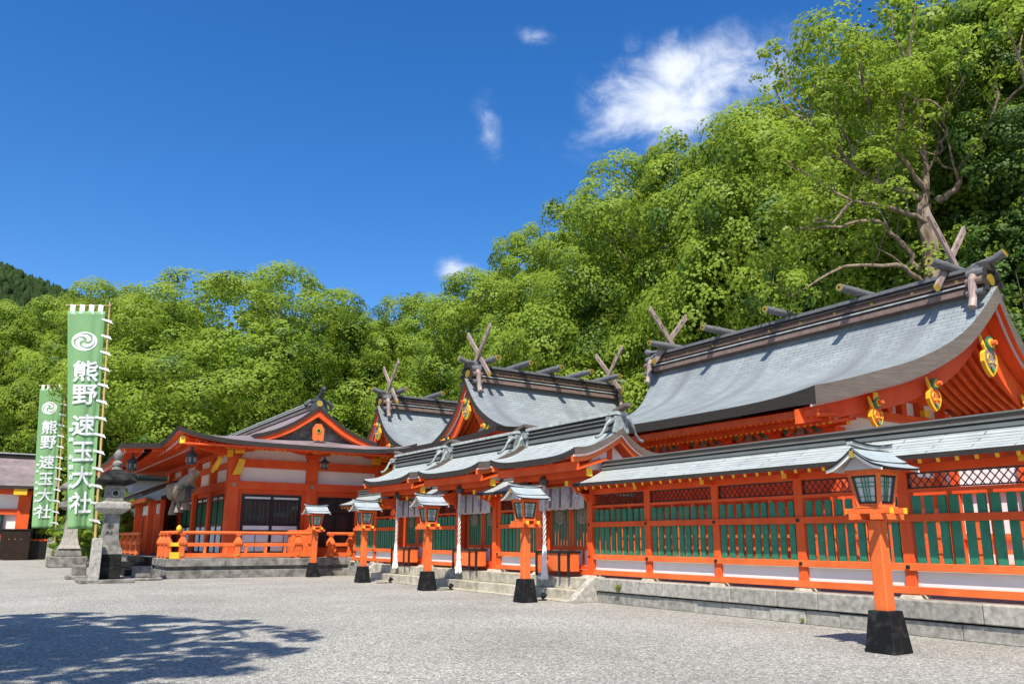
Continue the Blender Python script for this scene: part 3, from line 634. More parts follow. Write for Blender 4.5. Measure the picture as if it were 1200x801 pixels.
# ================================================================== LANTERNS ON POSTS
def post_lantern(c, label):
    x, y = c; t = thing('post_lantern', (x, y, 0), label, 'lantern', 'vermilion post lanterns in a row in front of the fence')
    MB().box(x-0.225, x+0.225, y-0.225, y+0.225, 0, 0.56, BLACKW, tp=0.28).build('base', t, bevel=0.01)
    MB().box(x-0.10, x+0.10, y-0.10, y+0.10, 0.55, 1.80, VERM_SUN, tp=0.06).build('post', t, bevel=0.012)
    a = MB(); w = 0.34
    for q in (-0.165, 0.165): a.box(x-w, x+w, y+q-0.04, y+q+0.04, 1.80, 1.88, VERM_SUN)
    for q in (-0.165, 0.165): a.box(x+q-0.04, x+q+0.04, y-w, y+w, 1.883, 1.96, VERM_SUN)
    a.box(x-0.21, x+0.21, y-0.21, y+0.21, 1.961, 1.985, VERM_SUN); a.build('bracket', t, bevel=0.005)
    cp = MB()
    for q in (-0.165, 0.165):
        for e in (-1, 1):
            cp.box(*sorted((x+e*w, x+e*(w+0.008))), y+q-0.042, y+q+0.042, 1.798, 1.882, YEL if False else VERM_SUN); cp.box(x+q-0.042, x+q+0.042, *sorted((y+e*w, y+e*(w+0.008))), 1.88, 1.962, YEL)
    build_split(cp, 'bracket_cap', t)
    bx = MB(); z0, z1, r0, r1 = 1.985, 2.46, 0.155, 0.222
    def cor(sx, sy, z):
        r = lerp(r0, r1, (z-z0)/(z1-z0)); return Vector((x+sx*r, y+sy*r, z))
    for sx in (-1, 1):
        for sy in (-1, 1): bx.bar(cor(sx, sy, z0-0.0), cor(sx, sy, z1), 0.06, 0.06, VERM_SUN)
    for z in (z0+0.02, z1-0.02):
        for p, q in (((-1, -1), (1, -1)), ((1, -1), (1, 1)), ((1, 1), (-1, 1)), ((-1, 1), (-1, -1))): bx.bar(cor(*p, z), cor(*q, z), 0.045, 0.04, VERM_SUN)
    bx.build('lamp_frame', t)
    gb = MB(); pf = MB()
    for p, q in (((-1, -1), (1, -1)), ((1, -1), (1, 1)), ((1, 1), (-1, 1)), ((-1, 1), (-1, -1))):
        za, zb = z0+0.04, z1-0.04; A, Bq, C_, D_ = cor(*p, za), cor(*q, za), cor(*q, zb), cor(*p, zb)
        cc = (A+Bq)/2; out = Vector((cc.x-x, cc.y-y, 0)).normalized()
        inn = lambda v: v-out*0.015
        gb.add([inn(A), inn(Bq), inn(C_), inn(D_)], [(0, 1, 2, 3)], PAPER)
        u = (Bq-A).normalized()
        for (s0, e0) in ((A+u*0.03, D_+u*0.03), (Bq-u*0.03, C_-u*0.03)): pf.bar(s0, e0, 0.04, 0.03, BLACK)
        pf.bar(A+Vector((0, 0, .012)), Bq+Vector((0, 0, .012)), 0.035, 0.03, BLACK); pf.bar(D_-Vector((0, 0, .012)), C_-Vector((0, 0, .012)), 0.035, 0.03, BLACK)
        for f in (0.38, 0.5, 0.62): pf.bar(A.lerp(Bq, f), D_.lerp(C_, f), 0.010, 0.012, GREEN)
        for f in (0.25, 0.6, 0.75): pf.bar(A.lerp(D_, f), Bq.lerp(C_, f), 0.010, 0.010, GREEN)
    gb.build('lamp_pane', t, recalc=False); pf.build('pane_frame', t)
    MB().box(x-0.27, x+0.27, y-0.27, y+0.27, 2.46, 2.50, VERM_SUN).build('top_plate', t)
    rf = Roof('X', (x, y), [(0, 2.79), (0.16, 2.665), (0.31, 2.565), (0.44, 2.515)], lambda d: 0.47+0.01*(d/0.44), upturn=0.02, t=0.03, nu=6, nv=10)
    r = rf.sheet('roof', LROOF, BLACK, PALEM, t)
    s2 = Roof('X', (x, y), [(0, 2.81), (0.15, 2.685), (0.27, 2.605)], lambda d: 0.455, upturn=0.02, t=0.025, nu=5, nv=8); s2.sheet('roof_layer', LROOF, BLACK, PALEM, r)
    for sg in (1, -1):
        m_ = MB(); rf.barge(sg, 0.02, -0.032, 0.05, 0.035, 0.02, WHITE, m_, steps=8); m_.build('bargeboard', r)
        MB().prism([(y-0.26, 2.50), (y+0.26, 2.50), (y, 2.74)], 'x', x+sg*0.30, x+sg*0.32, CLOTH).build('gable_panel', r)
        MB().box(*sorted((x+sg*0.42, x+sg*0.475)), y-0.03, y+0.03, 2.66, 2.76, GOLD).build('gable_ornament', r)
    rd = MB(); pts = [(x+a, y, 2.825+0.045*(abs(a)/0.49)**2) for a in np.linspace(-0.49, 0.49, 9)]
    for p, q in zip(pts, pts[1:]): rd.bar(p, q, 0.09, 0.05, PALEM); rd.bar((p[0], p[1], p[2]+0.037), (q[0], q[1], q[2]+0.037), 0.13, 0.014, BLACK)
    rd.build('ridge_cap', r)
    return t
LROOF = mat('lantern_roof', (0.36, 0.41, 0.42), 0.45, 0.12, 4.0, 0.05, spec=0.5)
LP = [(10.70, 6.86), (11.4, 16.9), (11.4, 22.2), (11.45, 27.3), (11.35, 32.2)]
l0 = post_lantern(LP[0], 'vermilion post lantern standing nearest, in front of the granite wall')
for i, lab in ((1, 'vermilion post lantern in front of the near end of the stone steps'), (2, 'third vermilion post lantern from the right, before the middle of the steps'),
               (3, 'vermilion post lantern at the far end of the stone steps'), (4, 'farthest vermilion post lantern, in front of the worship hall railing')):
    place(copy_tree(l0), LP[i][0]-LP[0][0], LP[i][1]-LP[0][1], label=lab)
# small ground spotlights with a cable
def spot(c, lx, label):
    x, y = c; t = thing('ground_spotlight', (x, y, 0), label, 'spotlight', 'small black spotlights on the gravel')
    MB().lathe((x, y, 0), [(0.09, 0.0), (0.09, 0.02), (0.03, 0.03), (0.03, 0.06)], 12, BLACK).build('stand', t)
    MB().tube([(x-0.02, y, 0.07), (x+0.06, y+0.03, 0.15)], [0.05, 0.075], 12, BLACKW).build('lamp_head', t)
    MB().tube([(lx, y+0.04, 0.012), (lerp(lx, x, .5), y-0.06, 0.012), (x-0.05, y, 0.012)], 0.012, 6, BLACK).build('cable', t)
spot((12.12, 17.15), 11.7, 'small black spotlight on gravel beside the second nearest lantern')
spot((12.15, 22.1), 11.7, 'small black spotlight on gravel beside the middle lantern')
spot((12.2, 26.6), 11.7, 'small black spotlight on gravel beside the lantern at the far end of the steps')

# ================================================================== SHRINE HALLS
def hall(axis, c, L0, Lr, D, label, nlogs, log_sp, chigi_in, signs, body_half, edge2, extra_front=None, back_D=4.2):
    """L0/Lr half length at eave / ridge; front slope is towards -x (axis Y) or -y (axis X)"""
    t = thing('shrine_hall', (c[0], c[1], 0.55), label, 'shrine hall')
    if axis == 'Y': P = lambda a, b, z: (c[0]+b, c[1]+a, z)
    else: P = lambda a, b, z: (c[0]+a, c[1]+b, z)
    def bx(mb, a0, a1, b0, b1, z0, z1, m):
        p, q = P(a0, b0, z0), P(a1, b1, z1); mb.box(min(p[0], q[0]), max(p[0], q[0]), min(p[1], q[1]), max(p[1], q[1]), z0, z1, m); return mb
    prof = [(0, 8.05), (0.40, 7.42), (0.9, 6.82), (1.5, 6.36), (2.3, 5.93), (3.2, 5.60), (4.1, 5.28), (D, 5.0 if D > 4.6 else 5.1)]
    if D < 4.6: prof = prof[:6]+[(D, 5.32)]
    back = [(d, z) for d, z in prof if d < back_D-0.5]+[(back_D, interp(back_D, [p[0] for p in prof], [p[1] for p in prof]))]
    rf = Roof(axis, c, prof, lambda d: Lr-(Lr-L0)*min(1, d/D)**1.0, upturn=0.2 if D > 4.6 else 0.1, t=0.42 if D > 4.6 else 0.30, nu=20, nv=36, prof2=back)
    if D > 4.6: rf.half = lambda d: L0+(Lr-L0)*max(0, 1-d/D)**1.3; rf.half2 = lambda d: Lr-0.04*d
    r = rf.sheet('roof', COPPER, EDGE, VERM, t, edge2=edge2)
    for sg in (1, -1):
        mb = MB(); rf.barge(sg, 0.12, -rf.t, 0.10, 0.07, 0.05, CLOTH, mb); mb.build('verge_strip', t)
        mb = MB(); rf.barge(sg, 0.55 if D > 4.6 else 0.22, -rf.t-0.02, 0.85 if D > 4.6 else 0.55, 0.36, 0.09, VERM, mb); mb.build('bargeboard', t)
    # ridge
    La = Lr-0.28; k = MB()
    for b_, z0, z1, m in ((0.36, 7.92, 8.07, RIDGEL), (0.27, 8.07, 8.13, RIDGE), (0.40, 8.13, 8.165, PALEM), (0.25, 8.165, 8.26, RIDGE), (0.36, 8.26, 8.29, RIDGEL), (0.22, 8.29, 8.42, RIDGEL), (0.31, 8.42, 8.46, RIDGE), (0.20, 8.46, 8.56, RIDGE), (0.27, 8.56, 8.66, LOG)):
        bx(k, -La, La, -b_, b_, z0, z1, m)
    rc = k.build('ridge_box', r)
    gs = MB()
    na = nlogs*2
    for i in range(na):
        a = -La+La*2*(i+0.5)/na
        p, q = P(a, -0.22, 8.36), P(a, -0.245, 8.36); gs.tube([p, q], 0.05, 10, GOLD); p, q = P(a, 0.22, 8.36), P(a, 0.245, 8.36); gs.tube([p, q], 0.05, 10, GOLD)
    build_split(gs, 'gold_stud', r)
    for sg in (-1, 1):
        e = MB(); ae = sg*(La+0.02)
        bx(e, *sorted((ae, ae+sg*0.10)), -0.42, 0.42, 7.96, 8.5, EDGE); bx(e, *sorted((ae-sg*0.1, ae+sg*0.16)), -0.26, 0.26, 8.5, 8.72, RIDGE)
        e.tube([P(ae-sg*0.3, 0, 8.72), P(ae+sg*0.25, 0, 8.78), P(ae+sg*0.55, 0, 8.88)], [0.09, 0.10, 0.125], 12, LOG, mcap=GOLD)
        e.tube([P(ae+sg*0.1, 0, 8.25), P(ae+sg*0.14, 0, 8.25)], 0.16, 14, GOLD)
        for sb in (-1, 1):
            for q, (bb, z_, rr) in enumerate(((0.36, 8.42, 0.12), (0.46, 8.18, 0.105), (0.50, 7.86, 0.09))):
                e.tube([P(ae-sg*0.28, sb*bb, z_), P(ae+sg*0.16, sb*bb, z_)], rr, 10, RIDGEL if q % 2 else LOG, mcap=EDGE)
            e.tube([P(ae-sg*0.12, sb*0.30, 8.5), P(ae-sg*0.12, sb*0.50, 8.2), P(ae-sg*0.12, sb*0.56, 7.7), P(ae-sg*0.12, sb*0.66, 7.45)], [0.10, 0.11, 0.095, 0.105], 10, CHIGI)
        e.build('ridge_end', r, smooth=False)
    for i in range(nlogs):
        a = -(nlogs-1)/2*log_sp+i*log_sp; lo = MB()
        lo.tube([P(a, -1.15, 8.83), P(a, -0.5, 8.83), P(a, 0.5, 8.83), P(a, 1.15, 8.83)], [0.115, 0.130, 0.130, 0.115], 16, LOG, mcap=GOLD)
        for b_ in (-1.17, 1.17): lo.tube([P(a, b_*0.995, 8.83), P(a, b_*1.01, 8.83)], 0.035, 8, BLACK)
        lo.build('ridge_log', r, smooth=True)
    for sg in (-1, 1):
        a0 = sg*(Lr-chigi_in)
        for q, sb in enumerate((-1, 1)):
            ch = MB(); aa = a0+q*0.10
            lo_, hi_ = (-0.82*sb, 8.15), (0.98*sb, 10.18)
            n_ = 10
            def pt(f, side):      # side = +-1 across width in b-z plane
                d_ = Vector((hi_[0]-lo_[0], hi_[1]-lo_[1])).normalized(); nn_ = Vector((-d_.y, d_.x)); w_ = 0.088
                return (lo_[0]+(hi_[0]-lo_[0])*f+nn_.x*w_*side, lo_[1]+(hi_[1]-lo_[1])*f+nn_.y*w_*side)
            segs = [(0, 0.66), (0.66, 0.74), (0.74, 0.83), (0.83, 0.90), (0.90, 1.0)]
            for f0, f1 in segs:
                slot = (f0, f1) in ((0.66, 0.74), (0.83, 0.90))
                for (s0, s1) in (((-1, -0.32), (0.32, 1)) if slot else ((-1, 1),)):
                    tip = 0.045 if f1 == 1.0 else 0
                    poly = [pt(f0, s0), pt(f0, s1), pt(f1+tip*(s1*sb > 0), s1), pt(f1+tip*(s0*sb > 0), s0)]
                    vs = [P(aa-0.04, *p_) for p_ in poly]+[P(aa+0.04, *p_) for p_ in poly]
                    ch.add(vs, [(3, 2, 1, 0), (4, 5, 6, 7), (0, 1, 5, 4), (1, 2, 6, 5), (2, 3, 7, 6), (3, 0, 4, 7)], CHIGI)
            f = [pt(-0.012, -1), pt(-0.012, 1), pt(0.03, 1.04), pt(0.03, -1.04)]
            vs = [P(aa-0.045, *p_) for p_ in f]+[P(aa+0.045, *p_) for p_ in f]
            ch.add(vs, [(3, 2, 1, 0), (4, 5, 6, 7), (0, 1, 5, 4), (1, 2, 6, 5), (2, 3, 7, 6), (3, 0, 4, 7)], GOLD)
            ch.build('crossed_plank', r)
    # body
    bh, bf, bb = body_half, -(D-1.9), 3.2
    w = MB(); bx(w, -bh, bh, bf, bb, 3.3, 4.9, WHITE); bx(w, -bh, bh, bf+0.01, bb, 0.6, 3.3, VERM); w.build('wall', t)
    g_ = MB(); zb = []
    for sg in (-1, 1):
        pl = [(bf, 4.9), (bb, 4.9)]; q = bb
        pts = [(b_, rf.z(b_)-0.5) for b_ in np.linspace(bb, bf, 15)]
        poly = [(bf, 4.85), (bb, 4.85)]+[p_ for p_ in pts if p_[1] > 4.9]
        a0, a1 = sorted((sg*(bh-0.02), sg*(bh-0.10))); 
        n_ = len(poly); vs = [P(a0, *p_) for p_ in poly]+[P(a1, *p_) for p_ in poly]
        g_.add(vs, [tuple(range(n_))[::-1], tuple(range(n_, 2*n_))]+[(i, (i+1) % n_, n_+(i+1) % n_, n_+i) for i in range(n_)], WHITE)
    build_split(g_, 'gable_wall', t)
    fr = MB()
    npost = 5
    for i in range(npost):
        a = -bh+2*bh*i/(npost-1); p = MB(); bx(p, a-0.16, a+0.16, bf-0.16, bf+0.16, 0.6, 4.25, VERM); p.build('post', t)
    for sg in (-1, 1):
        for b_ in np.linspace(bf+1.6, bb, 4): p = MB(); bx(p, sg*bh-0.16, sg*bh+0.16, b_-0.16, b_+0.16, 0.6, 4.25, VERM); p.build('post', t)
    for z0, z1, e_ in ((0.9, 1.15, .14), (2.2, 2.42, .14), (3.45, 3.7, .14), (4.1, 4.3, .2), (4.78, 4.98, .24)):
        bx(fr, -bh-e_, bh+e_, bf-e_-0.004, bf+0.05, z0, z1, VERM)
        for sg in (-1, 1): bx(fr, *sorted((sg*(bh-0.05), sg*(bh+e_))), bf+0.052, bb, z0, z1, VERM)
    build_split(fr, 'tie_beam', t)
    # gable timber: cross beam, struts
    for sg in (-1, 1):
        q = MB(); a0, a1 = sorted((sg*(bh-0.02), sg*(bh+0.16)))
        bx(q, a0, a1, -2.6, 2.6, 5.42, 5.68, VERM)
        for b_ in (-2.0, -0.9, 0.0, 0.9, 2.0):
            if True: bx(q, a0, a1-0.02 if sg > 0 else a1, b_-0.13, b_+0.13, 4.98, 5.42, VERM)
        bx(q, a0, a1, -0.15, 0.15, 5.68, 6.95, VERM)
        for sb in (-1, 1): q.bar(P((a0+a1)/2, sb*1.6, 5.7), P((a0+a1)/2, sb*0.12, 6.7), 0.16, 0.24, VERM)
        q.build('gable_timber', t)
        cc = MB()
        for b_ in (-2.9, -2.0, -0.9, 0.9, 2.0): bx(cc, *sorted((sg*(bh+0.162), sg*(bh+0.30))), b_-0.12, b_+0.12, 5.0, 5.2, YEL if b_ in (-2.9, 0.9) else VERM)
        for b_ in (-3.0, 3.0): bx(cc, *sorted((sg*(bh+0.1), sg*(bh+1.2))), b_-0.1, b_+0.1, 4.98, 5.18, VERM); bx(cc, *sorted((sg*(bh+1.2), sg*(bh+1.215))), b_-0.1, b_+0.1, 4.98, 5.18, YEL)
        build_split(cc, 'gable_bracket', t)
        rb = MB(); lo_b, hi_b = -(D-0.4), back_D-0.4
        for i in range(9):
            a = (bh+0.2)+i*0.26
            for (b0_, b1_) in ((lo_b, 0), (0, hi_b)):
                prev = None
                for j in range(13):
                    b_ = lerp(b0_, b1_, j/12)
                    if a > rf.hf(b_)-(0.7 if D > 4.6 else 0.3): prev = None; continue
                    p_ = Vector(P(sg*a, b_, rf.z(b_)-0.41))
                    if prev is not None: rb.bar(prev, p_, 0.09, 0.12, VERM_SUN)
                    prev = p_
        if rb.v: rb.build('gable_rafters', t)
    # front eaves: two tiers of rafters, brackets, frog-leg struts
    rr = MB(); rc_ = MB(); n_ = int(2*L0/0.2)
    for i in range(n_+1):
        a = -L0+0.25+(2*L0-0.5)*i/n_
        for (b0_, z0_, b1_, z1_) in ((-(D-0.34), prof[-1][1]-0.47, -(D-1.3), prof[-1][1]-0.36), (-(D-0.85), prof[-1][1]-0.60, bf, prof[-1][1]-0.42)):
            rr.bar(P(a, b0_, z0_), P(a, b1_, z1_), 0.07, 0.09, VERM); d_ = Vector(P(a, b0_-0.015, z0_)); rc_.bar(d_, P(a, b0_, z0_), 0.072, 0.092, YEL)
    rr.build('rafter_row', t); build_split(rc_, 'rafter_cap', t)
    f_ = MB(); bx(f_, -L0+0.1, L0-0.1, -(D-0.16), -(D-0.24), prof[-1][1]-0.50, prof[-1][1]-0.33, VERM); bx(f_, -L0+0.2, L0-0.2, -(D-0.75), -(D-0.83), prof[-1][1]-0.60, prof[-1][1]-0.47, VERM); f_.build('fascia', t)
    for i in range(npost):
        a = -bh+2*bh*i/(npost-1); k = MB(); ky = MB()
        bx(k, a-0.2, a+0.2, bf-0.2, bf+0.2, 4.3, 4.42, VERM); bx(k, a-0.55, a+0.55, bf-0.25, bf-0.10, 4.42, 4.56, VERM); bx(k, a-0.09, a+0.09, bf-0.75, bf, 4.42, 4.56, VERM)
        for da in (-0.45, 0, 0.45): bx(k, a+da-0.1, a+da+0.1, bf-0.28, bf-0.08, 4.56, 4.66, VERM)
        bx(ky, a-0.092, a+0.092, bf-0.765, bf-0.75, 4.418, 4.562, YEL)
        for da in (-0.566, 0.55): bx(ky, a+da, a+da+0.016, bf-0.252, bf-0.098, 4.418, 4.562, YEL)
        for da in (-0.45, 0, 0.45): bx(ky, a+da-0.08, a+da+0.08, bf-0.30, bf-0.281, 4.57, 4.64, YEL)
        k.build('bracket', t); ky.build('bracket_caps', t)
        if i < npost-1:
            am = a+bh/(npost-1); fk = MB()
            for sb in (-1, 1):
                pts = [P(am+sb*x_, bf-0.2, z_) for x_, z_ in ((0.06, 4.62), (0.16, 4.58), (0.24, 4.45), (0.42, 4.36))]
                for u_, v_ in zip(pts, pts[1:]): fk.bar(u_, v_, 0.08, 0.12, VERM_SUN)
                fk.tube([P(am+sb*0.5, bf-0.24, 4.42), P(am+sb*0.28, bf-0.24, 4.60)], [0.09, 0.02], 8, GREEN)
            bx(fk, am-0.1, am+0.1, bf-0.23, bf-0.12, 4.30, 4.52, CREST); fk.build('frog_leg_strut', t)
    # hanging gable ornaments
    for sg in signs:
        for b_, sc_ in ((0.0, 1.3 if D > 4.6 else 1.1), (-1.45, 1.05), (-2.95, 0.95), (1.95, 1.05)):
            if b_ < -(D-1.2) or b_ > back_D-1: continue
            a = sg*(rf.hf(b_)-(0.50 if D > 4.6 else 0.18)); zc = rf.z(b_)-rf.t-lerp(1.05 if D > 4.6 else 0.62, 0.42, abs(b_)/D)+(0.08 if b_ else -0.35); e = MB(); e2 = MB(); e3 = MB()
            shp = [(0, -0.42), (0.10, -0.36), (0.20, -0.26), (0.27, -0.12), (0.25, 0.04), (0.17, 0.12), (0.10, 0.22), (0, 0.30), (-0.10, 0.22), (-0.17, 0.12), (-0.25, 0.04), (-0.27, -0.12), (-0.20, -0.26), (-0.10, -0.36)]
            vs = [P(a+sg*0.0, b_+p_[0]*sc_, zc+p_[1]*sc_) for p_ in shp]+[P(a+sg*0.10, b_+p_[0]*sc_, zc+p_[1]*sc_) for p_ in shp]; n_ = len(shp)
            e.add(vs, [tuple(range(n_))[::-1], tuple(range(n_, 2*n_))]+[(i, (i+1) % n_, n_+(i+1) % n_, n_+i) for i in range(n_)], YEL)
            ins = [P(a+sg*0.102, b_+p_[0]*sc_*0.82, zc+(p_[1]+0.05)*sc_*0.82-0.02) for p_ in shp]; outp = [P(a+sg*0.115, b_+p_[0]*sc_*0.82, zc+(p_[1]+0.05)*sc_*0.82-0.02) for p_ in shp]
            e2.add(ins+outp, [tuple(range(n_))[::-1], tuple(range(n_, 2*n_))]+[(i, (i+1) % n_, n_+(i+1) % n_, n_+i) for i in range(n_)], CHIGI if b_ == 0 else VERM_SUN)
            for sb in (-1, 1):
                pts = [P(a+sg*0.13, b_+sb*sc_*x_, zc+sc_*z_) for x_, z_ in ((0.04, -0.12), (0.12, -0.16), (0.17, -0.06), (0.13, 0.03), (0.07, 0.0))]; e3.tube(pts, 0.018, 6, YEL)
                e3.tube([P(a+sg*0.13, b_+sb*sc_*0.09, zc-0.22*sc_), P(a+sg*0.13, b_, zc-0.32*sc_)], 0.018, 6, GREEN)
            e3.tube([P(a+sg*0.10, b_, zc+0.26*sc_), P(a+sg*0.15, b_, zc+0.26*sc_)], 0.15*sc_, 12, GREEN); e3.tube([P(a+sg*0.15, b_, zc+0.26*sc_), P(a+sg*0.18, b_, zc+0.26*sc_)], 0.10*sc_, 12, YEL)
            e3.tube([P(a+sg*0.18, b_, zc+0.26*sc_), P(a+sg*0.30, b_, zc+0.26*sc_)], [0.06*sc_, 0.05*sc_], 10, VERM_SUN)
            e3.tube([P(a+sg*0.05, b_-0.26*sc_, zc+0.42*sc_), P(a+sg*0.07, b_-0.20*sc_, zc+0.22*sc_), P(a+sg*0.08, b_-0.14*sc_, zc+0.1*sc_)], [0.03, 0.05, 0.03], 6, YEL)
            oo = e.build('gable_ornament', t); e2.build('ornament_face', oo); e3.build('ornament_scroll', oo)
    return t, rf, P, bx
hall('Y', (21.5, 16.28), 4.4, 6.55, 5.0, 'large shrine hall nearest the right edge with a sweeping grey roof and five ridge logs', 5, 2.73, 1.05, (-1, 1), 3.5, EDGEL)
t, rf, P, bx = hall('X', (20.2, 28.25), 4.0, 4.2, 4.4, 'middle shrine hall whose gable and five ridge logs rise behind the gates', 5, 1.64, 0.62, (-1,), 3.0, EDGE)
def porch(t, X1, X0, yc, w, z1=5.72, z0=5.30):
    mb = MB(); nu, nv = 8, 20
    for k in (0, 1):
        for i in range(nu+1):
            for j in range(nv+1):
                f = i/nu; a = -1+2*j/nv; x = lerp(X1, X0, f); z = lerp(z1, z0, f**0.8)+0.14*abs(a)**4*f; hw = lerp(w-1.25, w, f)
                mb.v.append((x, yc+a*hw, z-(0.2 if k else 0)))
    W_ = nv+1; o = (nu+1)*W_
    for i in range(nu):
        for j in range(nv):
            q = [i*W_+j, (i+1)*W_+j, (i+1)*W_+j+1, i*W_+j+1]; mb.face(q, COPPER, [(mb.v[x][1], -mb.v[x][0]) for x in q]); mb.face([x+o for x in q][::-1], VERM)
    for i in range(nu): mb.face([i*W_, i*W_+o, (i+1)*W_+o, (i+1)*W_], EDGE); mb.face([i*W_+nv, (i+1)*W_+nv, (i+1)*W_+nv+o, i*W_+nv+o], EDGE)
    for j in range(nv): mb.face([nu*W_+j, nu*W_+j+1, nu*W_+j+1+o, nu*W_+j+o], EDGE); mb.face([j, j+o, j+1+o, j+1], EDGE)
    mb.build('porch_roof', t, smooth=True)
    f = MB(); f.box(X0+0.15, X0+0.3, yc-w+0.2, yc+w-0.2, z0-0.42, z0-0.2, VERM)
    for q in (-1, 1): f.box(X0+0.5, X0+0.75, yc+q*(w-0.9)-0.12, yc+q*(w-0.9)+0.12, 0.6, z0-0.42, VERM)
    build_split(f, 'porch_post', t)
porch(t, 16.6, 14.7, 28.25, 4.6)
t, rf, P, bx = hall('X', (18.9, 36.75), 2.9, 3.1, 4.4, 'farthest shrine hall, its gable and crossed planks showing above the worship hall roof', 3, 2.05, 0.62, (-1,), 2.2, EDGE)
porch(t, 16.6, 14.9, 36.75, 3.9, 5.8, 5.45)
# low inner veranda with railing, seen through the long fence
t = thing('inner_veranda', (17.6, 14, 0.55), 'low vermilion veranda railing seen through the slats of the long fence', 'veranda')
MB().box(16.9, 18.0, 6.0, 20.0, 0.95, 1.05, VERM_SUN).build('veranda_floor', t)
k = MB()
for y in np.arange(6.1, 20.1, 0.85): k.box(16.95, 17.05, y-0.05, y+0.05, 0.55, 2.05, VERM_SUN)
for z in (1.3, 1.62, 1.98): k.box(16.93, 17.07, 6.0, 20.0, z-0.04, z+0.04, VERM_SUN)
k.build('railing', t)
MB().box(18.1, 18.15, -2.0, 9.8, 0.56, 3.6, WHITE).build('back_wall', t)
k = MB()
for y in np.arange(-2, 12.4, 1.45): k.box(18.0, 18.1, y-0.09, y+0.09, 0.56, 3.2, VERM)
for z in (0.9, 1.6, 2.6, 3.55): k.box(17.99, 18.095, -2.0, 12.3, z-0.06, z+0.06, VERM)
k.build('back_frame', t)

